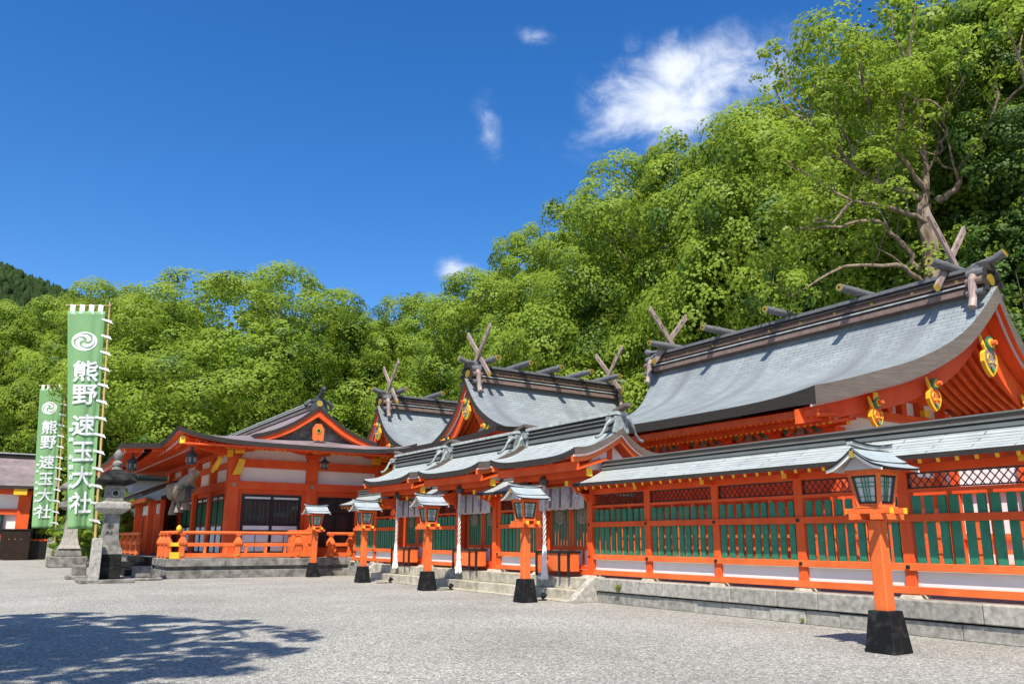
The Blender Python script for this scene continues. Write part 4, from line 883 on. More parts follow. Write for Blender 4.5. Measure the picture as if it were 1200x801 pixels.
# ================================================================== WORSHIP HALL (left)
def worship_hall():
    t = thing('worship_hall', (11.75, 34.0, 0), 'worship hall with plum brown hip and gable roof and vermilion walls, left of the gates', 'worship hall')
    XL, XR, YF, YB, XC = 5.77, 15.95, 32.4, 52.0, 11.75
    def S(e): return interp(e, [0, 1, 2, 3.6, 4.6, 5.4, 6], [5.38, 5.45, 5.58, 5.88, 6.25, 6.72, 7.2])
    def F_(s): return 5.30+0.30*(s/1.3)**1.15
    def z(x, y):
        dl = (x-XL)/(XC-XL)*6 if x < XC else (XR-x)/(XR-XC)*6; s = min(y-YF, YB-y)
        u = abs((x-(XL+XR)/2)/((XR-XL)/2)); v = max(0, 1-s/5.0); e = max(0, 1-dl/4.5)
        return min(S(dl), F_(s))+0.34*(u**5)*(v**2)+0.10*v**3*e**2
    xs = list(np.linspace(XL, XR, 47)); ys = list(np.linspace(YF, YF+6, 25))+list(np.linspace(YF+6.5, YB, 18))
    mb = MB(); nx, ny = len(xs), len(ys)
    for k in (0, 1):
        for y in ys:
            for x in xs:
                e = min(x-XL, XR-x, y-YF, YB-y); mb.v.append((x+(0.06*k if x < XL+.01 else 0), y, z(x, y)-(0.19 if k else 0)))
    o = nx*ny
    for j in range(ny-1):
        for i in range(nx-1):
            q = [j*nx+i, j*nx+i+1, (j+1)*nx+i+1, (j+1)*nx+i]
            cx, cy = xs[i], ys[j]; fr = F_(min(cy-YF, YB-cy)) < S((cx-XL)/(XC-XL)*6 if cx < XC else (XR-cx)/(XR-XC)*6)
            mb.face(q, PLUM, [((mb.v[a][0], mb.v[a][1]) if fr else (mb.v[a][1], mb.v[a][0])) for a in q]); mb.face([a+o for a in q][::-1], VERM)
    for i in range(nx-1): mb.face([i, i+1, i+1+o, i+o], EDGE); b = (ny-1)*nx; mb.face([b+i, b+i+o, b+i+1+o, b+i+1], EDGE)
    for j in range(ny-1): mb.face([j*nx, j*nx+o, (j+1)*nx+o, (j+1)*nx], EDGE); b = nx-1; mb.face([b+j*nx, b+(j+1)*nx, b+(j+1)*nx+o, b+j*nx+o], EDGE)
    roof = mb.build('roof', t, smooth=True)
    # gable part
    g = Roof('Y', (XC, YF+9.8), [(0, 7.22), (0.5, 6.86), (1.1, 6.44), (1.8, 6.08), (2.4, 5.86), (2.75, 5.78)], lambda d: 8.55+0.1*(d/2.75)**2, upturn=0.0, t=0.17, nu=10, nv=14)
    gr = g.sheet('gable_roof', PLUM, EDGE, VERM, roof)
    m_ = MB(); g.barge(-1, 0.06, -0.172, 0.30, 0.16, 0.07, VERM, m_, dmax=0.98); m_.build('bargeboard', roof)
    m_ = MB(); g.barge(-1, 0.22, -0.30, 0.17, 0.12, 0.05, VERM_SUN, m_, dmax=0.9); m_.build('bargeboard', roof)
    MB().prism([(9.2, 5.70), (14.3, 5.70), (13.3, 6.0), (XC, 7.0), (10.2, 6.0)], 'y', YF+1.85, YF+1.95, STONED).build('gable_panel', roof)
    yy = YF+1.28
    gg = MB(); gg.prism([(XC-0.24, 5.72), (XC-0.12, 5.66), (XC, 5.72), (XC+0.12, 5.66), (XC+0.24, 5.72), (XC+0.26, 6.2), (XC+0.12, 6.42), (XC-0.12, 6.42), (XC-0.26, 6.2)], 'y', yy-0.07, yy, VERM_SUN)
    go = gg.build('gable_ornament', roof); MB().tube([(XC, yy-0.07, 6.12), (XC, yy-0.09, 6.12)], 0.13, 16, GOLD).build('ornament_disc', go); MB().tube([(XC, yy-0.09, 6.12), (XC, yy-0.11, 6.12)], 0.06, 12, BLACK).build('ornament_stud', go)
    rb = MB(); y0 = YF+1.4
    for b_, z0, z1, m in ((0.30, 7.08, 7.20, PLUM), (0.22, 7.20, 7.32, RIDGE), (0.27, 7.32, 7.36, PALEM), (0.18, 7.36, 7.46, EDGE), (0.13, 7.46, 7.54, PALEM)): rb.box(XC-b_, XC+b_, y0, YB-2, z0, z1, m)
    rb.build('ridge_box', roof)
    oe = MB(); oe.prism([(XC-0.42, 7.0), (XC+0.42, 7.0), (XC+0.34, 7.3), (XC+0.2, 7.55), (XC+0.1, 7.66), (XC-0.1, 7.66), (XC-0.2, 7.55), (XC-0.34, 7.3)], 'y', y0-0.12, y0, IRON)
    for sx in (-1, 1): oe.tube([(XC+sx*0.15, y0-0.08, 7.45), (XC+sx*0.42, y0-0.08, 7.42), (XC+sx*0.62, y0-0.08, 7.22), (XC+sx*0.56, y0-0.08, 7.06), (XC+sx*0.45, y0-0.08, 7.12)], [0.05, 0.09, 0.10, 0.08, 0.05], 8, IRON)
    oe.tube([(XC, y0+0.3, 7.60), (XC, y0-0.2, 7.72), (XC, y0-0.55, 7.98)], [0.08, 0.085, 0.10], 10, IRON)
    e_ = oe.build('ridge_end', roof, smooth=False); MB().tube([(XC, y0-0.12, 7.33), (XC, y0-0.15, 7.33)], 0.14, 16, GOLD).build('crest_disc', e_)
    # porch roof to the left
    def pz(a, f): return lerp(5.46, 4.86, f)+0.42*abs(a)**3*f
    mb = MB(); nu, nv = 10, 30; Yc, hw, X1, X0 = 43.2, 7.2, 6.6, 4.25
    for k in (0, 1):
        for i in range(nu+1):
            for j in range(nv+1):
                f = i/nu; a = -1+2*j/nv; mb.v.append((lerp(X1, X0, f), Yc+a*hw, pz(a, f)-(0.2 if k else 0)))
    W_ = nv+1; o = (nu+1)*W_
    for i in range(nu):
        for j in range(nv):
            q = [i*W_+j, (i+1)*W_+j, (i+1)*W_+j+1, i*W_+j+1]; mb.face(q, PLUM, [(mb.v[x][1], mb.v[x][0]) for x in q]); mb.face([x+o for x in q][::-1], VERM)
    for i in range(nu): mb.face([i*W_, i*W_+o, (i+1)*W_+o, (i+1)*W_], EDGE); mb.face([i*W_+nv, (i+1)*W_+nv, (i+1)*W_+nv+o, i*W_+nv+o], EDGE)
    for j in range(nv): mb.face([nu*W_+j, nu*W_+j+1, nu*W_+j+1+o, nu*W_+j+o], EDGE); mb.face([j, j+o, j+1+o, j+1], EDGE)
    mb.build('porch_roof', t, smooth=True)
    k = MB(); kc = MB()
    for y in np.arange(36.3, 50, 0.36):
        for x0, x1 in ((4.5, 5.5), (5.2, 6.2)):
            a = (y-Yc)/hw; f0, f1 = (X1-x0)/(X1-X0), (X1-x1)/(X1-X0); k.bar((x0, y, pz(a, f0)-0.26), (x1, y, pz(a, f1)-0.26), 0.09, 0.11, VERM); kc.bar((x0-0.02, y, pz(a, f0)-0.262), (x0, y, pz(a, f0)-0.26), 0.092, 0.112, YEL if False else INK)
    k.build('rafter_row', t); build_split(kc, 'rafter_cap', t)
    k = MB(); kc = MB()
    for y in np.arange(32.9, 50.5, 0.34):
        for x0, x1, dz in ((6.05, 7.0, -0.30), (6.7, 8.5, -0.36)): k.bar((x0, y, z(x0, y)+dz), (x1, y, z(x1, y)+dz), 0.08, 0.10, VERM); kc.bar((x0-0.02, y, z(x0, y)+dz), (x0, y, z(x0, y)+dz), 0.082, 0.102, INK)
    k.build('rafter_row', t); build_split(kc, 'rafter_cap', t)
    # front rafters
    k = MB(); kc = MB()
    for x in np.arange(6.2, 15.8, 0.34):
        for y0_, y1_, dz in ((32.65, 33.5, -0.29), (33.2, 34.9, -0.36)): k.bar((x, y0_, z(x, y0_)+dz), (x, y1_, z(x, y1_)+dz), 0.08, 0.10, VERM)
    k.build('rafter_row', t)
    for x in (8.0, 9.15, 10.0, 11.6, 12.4, 13.3, 14.7, 15.4): kc.box(x-0.22, x-0.04, 33.1, 33.16, 5.05, 5.12, YEL); kc.box(x+0.04, x+0.22, 33.1, 33.16, 5.05, 5.12, YEL)
    build_split(kc, 'bracket_cap', t)
    k = MB(); k.bar((8.55, 34.8, 4.95), (6.05, 32.65, 5.22), 0.2, 0.26, VERM); k.build('corner_rafter', t); MB().bar((6.05, 32.65, 5.22), (6.0, 32.6, 5.225), 0.21, 0.27, YEL).build('corner_cap', t)
    f_ = MB(); f_.box(6.1, 15.7, 32.5, 32.58, 5.06, 5.13, VERM); f_.build('fascia', t)
    # walls
    YW, XW = 34.8, 8.55
    MB().box(XW+0.05, 15.4, YW+0.05, 50, 0.75, 5.5, WHITE).build('wall', t)
    for x in (XW+0.02, 11.95, 15.25): MB().box(x-0.24, x+0.24, YW-0.2, YW+0.25, 0.73, 5.0, VERM).build('post', t, bevel=0.02)
    MB().box(XW+0.26, 15.5, YW-0.06, YW+0.1, 0.73, 3.7, VERM).build('wall_boards', t)
    k = MB(); k.box(XW-0.2, 15.5, YW-0.24, YW+0.1, 3.55, 3.88, VERM); k.box(XW-0.1, 15.5, YW-0.16, YW+0.1, 4.48, 4.82, VERM); k.box(XW-0.8, 15.6, YW-0.14, YW+0.1, 5.36, 5.6, VERM)
    k.box(XW-0.2, XW+0.1, YW+0.101, 50, 3.55, 3.88, VERM); k.box(XW-0.1, XW+0.1, YW+0.101, 50, 4.46, 4.72, VERM); k.box(XW-0.1, XW+0.1, YW-0.1, 50, 5.05, 5.28, VERM); build_split(k, 'tie_beam', t)
    ks = MB()
    for x in (XW+0.02, 11.95, 15.25): ks.tube([(x, YW-0.24, 3.72), (x, YW-0.275, 3.72)], 0.085, 12, CREST)
    build_split(ks, 'stud', t)
    for x in (XW+0.02, 11.95, 15.25):
        b = MB(); b.box(x-0.3, x+0.3, YW-0.35, YW+0.1, 5.0, 5.12, VERM); b.box(x-0.22, x+0.22, YW-0.16, YW+0.1, 4.82, 5.0, VERM)
        b.prism([(x-1.0, 5.38), (x+1.0, 5.38), (x+1.0, 5.24), (x+0.75, 5.16), (x+0.4, 5.12), (x-0.4, 5.12), (x-0.75, 5.16), (x-1.0, 5.24)], 'y', YW-0.22, YW-0.07, VERM); b.box(x-0.1, x+0.1, YW-1.0, YW-0.2, 5.12, 5.26, VERM); b.build('bracket', t)
    for x in (XW+0.02, 15.25):
        b = MB(); b.box(x-0.55, x-0.2, YW-0.5, YW-0.22, 4.85, 5.15, YEL); b.box(x-0.15, x+0.25, YW-0.55, YW-0.22, 5.0, 5.25, YEL)
        b.prism([(x-0.15, 4.1), (x+0.2, 4.15), (x+0.35, 4.75), (x+0.1, 4.8)], 'y', YW-0.45, YW-0.3, YEL); b.build('yellow_bracket', t)
    b = MB(); b.prism([(33.4, 4.75), (34.6, 4.3), (34.6, 4.15), (33.9, 4.3), (33.3, 4.6)], 'x', 7.6, 7.7, YEL); b.build('yellow_strut', t)
    # corner posts and openings along the left side
    for y in (38.0, 41.3, 44.6, 48.0): MB().box(XW-0.22, XW+0.22, y-0.22, y+0.22, 0.73, 5.0, VERM).build('post', t)
    for y in (YW+0.25, 38.25, 41.55, 44.85): k = MB(); k.box(XW-0.05, XW+0.06, y+0.05, y+2.75, 0.73, 3.55, VERM); k.build('wall_boards', t)
    # front window
    def screen(axis, a0, a1, plane, z0, z1, n, glass, name='window'):
        def B_(mb, p0, p1, q0, q1, za, zb, m):   # p along, q depth towards viewer
            if axis == 'x': mb.box(p0, p1, plane-q1, plane-q0, za, zb, m)
            else: mb.box(plane-q1, plane-q0, p0, p1, za, zb, m)
        fr = MB(); B_(fr, a0, a1, 0.0, 0.03, z0, z1, BLACK); w_ = (a1-a0)/n
        for i in range(n+1): a = a0+w_*i; B_(fr, a-0.05, a+0.05, 0.031, 0.09, z0, z1, BLACK)
        zl = [z0, lerp(z0, z1, .13), lerp(z0, z1, .28), lerp(z0, z1, .375), lerp(z0, z1, .395), lerp(z0, z1, .49), lerp(z0, z1, .91), z1]
        for q in (z0+0.05, zl[3]+0.0, z1-0.05, lerp(z0, z1, .5), lerp(z0, z1, .905)): B_(fr, a0, a1, 0.031, 0.08, q-0.045, q+0.045, BLACK)
        f = fr.build(name, t); pn = MB(); gl = MB(); br = MB()
        for i in range(n):
            p0, p1 = a0+w_*i+0.06, a0+w_*(i+1)-0.06
            for za, zb in ((z0+0.12, lerp(z0, z1, .17)), (lerp(z0, z1, .20), lerp(z0, z1, .345)), (lerp(z0, z1, .405), lerp(z0, z1, .475)), (lerp(z0, z1, .925), z1-0.1)):
                mid = (p0+p1)/2
                if za < lerp(z0, z1, .35): B_(pn, p0, mid-0.02, 0.032, 0.045, za, zb, WHITE); B_(pn, mid+0.02, p1, 0.032, 0.045, za, zb, WHITE)
                else: B_(pn, p0, p1, 0.032, 0.045, za, zb, WHITE)
            B_(gl, p0, p1, 0.032, 0.04, lerp(z0, z1, .52), lerp(z0, z1, .885), glass)
            for q in range(6): a = p0+(p1-p0)*(q+0.5)/6; B_(br, a-0.018, a+0.018, 0.041, 0.06, lerp(z0, z1, .52), lerp(z0, z1, .885), IRON if glass is GLASS else GREEN)
        build_split(pn, 'white_panel', f); gl.build('pane', f); br.build('bar', f)
    screen('x', 9.02, 11.46, YW-0.06, 0.86, 3.34, 2, GLASS)
    k = MB(); k.box(12.35, 14.55, YW-0.09, YW-0.061, 1.2, 3.25, GLASS); k.build('window', t)
    k = MB(); 
    for x in (12.33, 13.1, 13.85, 14.6): k.box(x-0.03, x+0.03, YW-0.13, YW-0.091, 1.17, 3.28, BLACK)
    for z_ in (1.17, 1.9, 2.6, 3.28): k.box(12.30, 14.63, YW-0.125, YW-0.092, z_-0.03, z_+0.03, BLACK)
    k.build('window_frame', t)
    for y0_ in (35.4, 38.4, 41.7, 45.0): screen('y', y0_+0.1, y0_+2.2, XW-0.06, 0.8, 3.35, 2, GREENG, 'door')
    # stone plinth
    p = MB(); blocks(p, 0, 0, 0, 0, 0, 0, 1, STONE, rs)
    def blx(x0, x1, y0, y1, z0, z1, m, ln, mb):
        x = x0; 
        while x < x1-0.05:
            e = min(x1, x+ln*rs.uniform(0.8, 1.25)); e = x1 if x1-e < 0.4 else e; j = rs.uniform(-0.01, 0.01); mb.box(x+0.004, e-0.004, y0+j, y1, z0, z1, m); x = e
        return mb
    blx(5.95, 14.2, 33.0, 36, 0, 0.30, STONED, 1.9, MB()).build('plinth_base', t, bevel=0.012)
    blx(6.0, 14.2, 33.22, 36, 0.30, 0.44, STONED, 1.9, MB()).build('plinth_joint', t)
    blx(5.9, 14.1, 33.05, 36, 0.44, 0.73, STONED, 2.3, MB()).build('plinth_top', t, bevel=0.015)
    MB().box(6.2, 16.5, 36, 51, 0, 0.725, STONED).build('plinth_core', t)
    # railing
    def rail(p0, p1, posts, nm):
        (x0, y0_), (x1, y1_) = p0, p1; k = MB()
        k.tube([(x0, y0_, 1.72), (x1, y1_, 1.72)], 0.065, 10, VERM_SUN)
        for z0, z1, w_ in ((1.20, 1.34, 0.05), (0.78, 0.94, 0.07)): k.bar((x0, y0_, (z0+z1)/2), (x1, y1_, (z0+z1)/2), w_*2, z1-z0, VERM_SUN)
        k.build('rail', t)
        L_ = math.dist(p0, p1); dx, dy = (x1-x0)/L_, (y1_-y0_)/L_
        for f in posts:
            x, y = lerp(x0, x1, f), lerp(y0_, y1_, f); q = MB(); wv = 0.15
            q.box(x-0.1, x+0.1, y-0.1, y+0.1, 0.72, 1.20, VERM_SUN); q.lathe((x, y, 0), [(0.10, 1.2), (0.14, 1.27), (0.15, 1.34), (0.11, 1.46), (0.07, 1.54), (0.07, 1.60), (0.10, 1.63), (0.10, 1.67)], 4, VERM_SUN, sq=True)
            q.build('railing_post', t, bevel=0.01)
            s_ = MB(); s_.tube([(x-dy*-0.1-0.0, y-0.1 if dx else y, 0.86), (x, (y-0.13) if dx else y, 0.86)], 0.05, 8, GOLD); 
            if dx: s_.build('stud', t)
            for g_ in (0.25, 0.5, 0.75):
                pass
        n_ = int(L_/0.7)
        q = MB()
        for i in range(n_): f = (i+0.5)/n_; x, y = lerp(x0, x1, f), lerp(y0_, y1_, f); q.box(x-0.05, x+0.05, y-0.04, y+0.04, 0.94, 1.20, VERM_SUN)
        build_split(q, 'baluster', t)
    rail((6.15, 33.35), (11.7, 33.35), (0.06, 0.44, 0.88), 'a'); rail((12.3, 33.35), (13.75, 33.35), (0.12, 0.72), 'b')
    rail((6.15, 33.35), (6.15, 36.0), (0.35, 0.65, 0.95), 'c'); rail((6.15, 41.3), (6.15, 48.0), (0.05, 0.3, 0.55, 0.8), 'd')
    k = MB(); k.lathe((6.32, 33.3, 0), [(0.05, 1.74), (0.09, 1.80), (0.11, 1.87), (0.07, 1.96), (0.02, 2.0)], 12, YEL); k.build('post_finial', t, smooth=True)
    k = MB(); k.box(6.05, 6.4, 33.22, 33.28, 0.74, 0.98, YEL); k.box(6.05, 6.45, 33.24, 33.285, 1.2, 1.34, YEL); k.build('rail_plate', t)
    # orange box on the rail
    k = MB(); k.box(10.95, 12.1, 33.9, 34.4, 0.73, 1.78, VERM_SUN); k.box(10.85, 12.2, 33.85, 34.45, 1.78, 1.86, VERM_SUN); tag(k.build('orange_cabinet', bevel=0.01), 'orange wooden cabinet behind the worship hall railing', 'cabinet')
    return t
GREENG = mat('green_pane', (0.03, 0.11, 0.08), 0.3, 0.2, 4.0)
worship_hall()

# ================================================================== THINGS BEFORE THE WORSHIP HALL
t = thing('entrance_steps', (5.7, 38.6, 0), 'low black wooden steps at the left side of the worship hall', 'steps')
for i in range(3): MB().box(4.95+i*0.35, 6.25, 36.2, 41.0, 0.02+i*0.235, 0.235+i*0.235, BLACKW).build('step', t, bevel=0.01)
def hang_lantern(x, y, z, label, s=1.0):
    t = thing('hanging_lantern', (x, y, z), label, 'hanging lantern', 'small dark hanging lanterns')
    MB().lathe((x, y, z), [(0.16*s, 0), (0.19*s, 0.04*s), (0.19*s, 0.34*s), (0.16*s, 0.36*s)], 6, IRON).build('lamp_body', t)
    k = MB()
    for q in range(6): a = 2*math.pi*q/6; k.box(x+0.175*s*math.cos(a)-0.03*s, x+0.175*s*math.cos(a)+0.03*s, y+0.175*s*math.sin(a)-0.03*s, y+0.175*s*math.sin(a)+0.03*s, z+0.10*s, z+0.28*s, CREST)
    k.build('lamp_pane', t)
    MB().lathe((x, y, z), [(0.30*s, 0.36*s), (0.28*s, 0.40*s), (0.15*s, 0.46*s), (0.07*s, 0.56*s), (0.03*s, 0.60*s), (0.06*s, 0.66*s), (0.01*s, 0.74*s)], 6, IRON).build('lamp_roof', t)
    MB().tube([(x, y, z+0.7*s), (x, y, z+1.0*s)], 0.012, 6, IRON).build('hanger', t)
hang_lantern(6.55, 33.4, 4.35, 'dark hanging lantern under the left corner of the worship hall roof')
hang_lantern(4.85, 36.6, 4.25, 'dark hanging lantern under the porch roof behind the stone lantern')
hang_lantern(12.1, 33.6, 4.45, 'dark hanging lantern under the front eave of the worship hall', 0.8)
# thick sacred rope
t = thing('sacred_rope', (7.3, 37.5, 3.9), 'thick twisted straw rope hanging under the worship hall porch', 'rope')
k = MB(); 
for s_ in range(2):
    pts = []; rad = []
    for i in range(41):
        f = i/40; r_ = 0.10+0.20*math.sin(f*math.pi)**0.8; a = f*10+s_*math.pi
        pts.append((7.0+r_*0.6*math.cos(a), 34.6+f*5.4, 4.15-0.75*math.sin(f*math.pi)**1.0*0.7-0.3*f+r_*0.6*math.sin(a))); rad.append(r_)
    k.tube(pts, rad, 10, STRAW)
k.build('twisted_rope', t, smooth=True)
for i, f in enumerate((0.25, 0.5, 0.75)):
    MB().lathe((7.0, 34.6+f*5.4, 2.75-0.3*f), [(0.20, 0), (0.17, 0.2), (0.10, 0.5), (0.06, 0.75)], 10, STRAW).build('tassel', t, smooth=True)
k = MB().bar((6.85, 35.0, 3.25), (6.85, 36.9, 3.25), 0.25, 0.5, BLACK); k.bar((6.85, 34.95, 3.53), (6.85, 36.95, 3.53), 0.45, 0.06, BLACK); tag(k.build('entrance_board'), 'black wooden board under the thick straw rope', 'board')
# side corridor behind
t = thing('side_corridor', (7.6, 46, 0), 'lower vermilion corridor with grey roof edge behind the stone lantern', 'corridor')
MB().box(7.3, 7.5, 43.6, 56, 0.75, 3.4, VERM).build('wall', t)
for y in (44.3, 48.5, 53): MB().box(6.85, 7.15, y-0.15, y+0.15, 0.0, 3.4, VERM).build('post', t)
MB().box(7.2, 7.3, 43.8, 56, 2.7, 3.2, WHITE).build('white_panel', t)
k = MB(); k.add([(6.3, 43, 3.65), (6.3, 57, 3.65), (8.2, 57, 4.5), (8.2, 43, 4.5), (6.3, 43, 3.5), (6.3, 57, 3.5), (8.2, 57, 4.35), (8.2, 43, 4.35)], [(3, 2, 1, 0), (4, 5, 6, 7), (0, 1, 5, 4), (3, 0, 4, 7), (1, 2, 6, 5)], GREY); k.build('roof', t)
MB().box(6.45, 6.55, 43, 57, 3.25, 3.45, VERM_SUN).build('fascia', t)
t = thing('tiled_outbuilding', (9, 62, 0), 'small building with a pale grey tiled roof, partly hidden behind the worship hall', 'outbuilding')
MB().box(8.2, 14, 60.5, 66, 0, 5.4, CLOTH).build('wall', t)
k = MB(); rfo = Roof('X', (11, 63), [(0, 7.0), (1.5, 6.2), (3.2, 5.5)], lambda d: 3.6, t=0.15, nu=5, nv=6); rfo.sheet('roof', GREY, EDGE, EDGE, t)
# stone lanterns
def stone_lantern(x, y, label):
    t = thing('stone_lantern', (x, y, 0), label, 'stone lantern')
    MB().box(x-0.85, x+0.85, y-0.8, y+0.8, 0, 0.12, STONED).build('ground_slab', t, bevel=0.02)
    k = MB(); k.box(x-0.42, x+0.42, y-0.42, y+0.42, 0.12, 0.55, STONEK); k.box(x-0.40, x+0.40, y-0.40, y+0.40, 0.55, 0.95, STONEK); k.build('base', t, bevel=0.03)
    k = MB(); prof = [(0.42, 0.95), (0.40, 1.10), (0.33, 1.25), (0.27, 1.50), (0.245, 1.8), (0.24, 2.32)]; k.lathe((x, y, 0), prof, 4, STONED, sq=True); k.build('shaft', t, bevel=0.01)
    k = MB(); k.lathe((x, y, 0), [(0.25, 2.32), (0.40, 2.40), (0.52, 2.50), (0.52, 2.70), (0.34, 2.76)], 4, STONE, sq=True); k.build('platform', t, bevel=0.02)
    k = MB(); k.box(x-0.29, x+0.29, y-0.29, y+0.29, 2.76, 3.32, STONED); fb = k.build('fire_box', t, bevel=0.02)
    MB().tube([(x, y-0.292, 3.04), (x, y-0.31, 3.04)], 0.13, 16, STONE).build('round_emblem', fb); MB().tube([(x, y-0.311, 3.04), (x, y-0.318, 3.04)], 0.09, 16, STONEK).build('round_emblem', fb)
    k = MB(); k.lathe((x, y, 0), [(0.35, 3.32), (0.58, 3.40), (0.62, 3.50), (0.52, 3.60), (0.36, 3.78), (0.20, 3.86)], 4, STONEK, sq=True); k.build('cap', t, bevel=0.02)
    k = MB(); k.lathe((x, y, 0), [(0.14, 3.84), (0.20, 3.88), (0.12, 3.98), (0.17, 4.05), (0.17, 4.13), (0.09, 4.2), (0.15, 4.30), (0.16, 4.40), (0.10, 4.52), (0.01, 4.62)], 12, STONED); k.build('finial', t, smooth=True)
    return t
def text_mesh(s, size):
    cu = bpy.data.curves.new('txt', 'FONT'); cu.body = s; cu.size = size; cu.align_x = 'CENTER'; cu.align_y = 'CENTER'; cu.resolution_u = 3; cu.offset = 0.0
    o = bpy.data.objects.new('txt', cu); COL.objects.link(o); bpy.context.view_layer.update()
    dg = bpy.context.evaluated_depsgraph_get(); me = bpy.data.meshes.new_from_object(o.evaluated_get(dg)); vs = [tuple(v.co) for v in me.vertices]; fs = [tuple(p.vertices) for p in me.polygons]
    bpy.data.objects.remove(o); bpy.data.meshes.remove(me)
    if vs:
        cx = (min(v[0] for v in vs)+max(v[0] for v in vs))/2; cy = (min(v[1] for v in vs)+max(v[1] for v in vs))/2; vs = [(v[0]-cx, v[1]-cy) for v in vs]
    if vs:
        import bmesh
        bm = bmesh.new(); bv = [bm.verts.new((v[0], v[1], 0)) for v in vs]
        for f in fs:
            try: bm.faces.new([bv[i] for i in f])
            except ValueError: pass
        for ax in (0, 1):
            for q in np.arange(-size, size, max(0.06, size/8)):
                no = (1, 0, 0) if ax == 0 else (0, 1, 0); c_ = (q, 0, 0) if ax == 0 else (0, q, 0)
                bmesh.ops.bisect_plane(bm, geom=bm.verts[:]+bm.edges[:]+bm.faces[:], plane_co=c_, plane_no=no)
        bm.verts.index_update(); vs = [(v.co.x, v.co.y) for v in bm.verts]; fs = [tuple(v.index for v in f.verts) for f in bm.faces]; bm.free()
    return vs, fs
sl_ = stone_lantern(3.72, 31.6, 'tall stone lantern with a blackened cap and base left of the worship hall')
k = MB()
for ch, z_ in (('奉', 1.92), ('献', 1.62)):
    vs, fs = text_mesh(ch, 0.26); k.add([(3.67+v[0], 31.6-0.262, z_+v[1]) for v in vs], fs, STONEK)
k.build('carved_writing', sl_, recalc=False)
k = MB(); k.box(4.65, 5.7, 32.1, 33.0, 0.0, 0.10, STONED); k.box(4.75, 5.35, 32.3, 33.0, 0.10, 0.5, STONED); tag(k.build('stepping_block', bevel=0.03), 'rough stone block at the right foot of the stone lantern', 'stone block')
k = MB(); k.box(2.75, 3.5, 34.3, 35.1, 0, 0.14, STONED); k.box(2.95, 3.4, 34.4, 35.0, 0.14, 0.5, STONED); tag(k.build('stepping_block', bevel=0.03), 'rough stone block behind the pole of the larger banner', 'stone block')
tag(MB().box(3.12, 3.45, 30.8, 31.1, 0, 1.5, STONE, tp=0.06).build('stone_post', bevel=0.01), 'square granite post bracing the pole of the larger banner', 'stone post')
tag(MB().box(3.33, 3.68, 56.8, 57.15, 0, 1.5, STONE, tp=0.06).build('stone_post', bevel=0.01), 'square granite post bracing the pole of the smaller banner', 'stone post')
t = thing('stone_pedestal', (3.95, 49, 0), 'weathered flared stone lantern foot between the two banners', 'stone lantern')
MB().box(2.95, 4.75, 48.2, 49.8, 0, 0.55, STONED).build('ground_slab', t, bevel=0.04); MB().box(3.25, 4.5, 48.5, 49.5, 0.55, 0.95, STONED, tp=0.1).build('base', t, bevel=0.04)
MB().lathe((3.88, 49, 0), [(0.52, 0.95), (0.42, 1.15), (0.33, 1.5), (0.29, 1.9), (0.28, 2.9)], 4, STONE, sq=True).build('shaft', t)
k = MB(); k.lathe((3.88, 49, 0), [(0.3, 2.9), (0.65, 3.1), (0.65, 3.35), (0.4, 3.4), (0.4, 3.95), (0.75, 4.05), (0.75, 4.2), (0.3, 4.6), (0.1, 5.2)], 4, STONED, sq=True); k.build('cap', t)

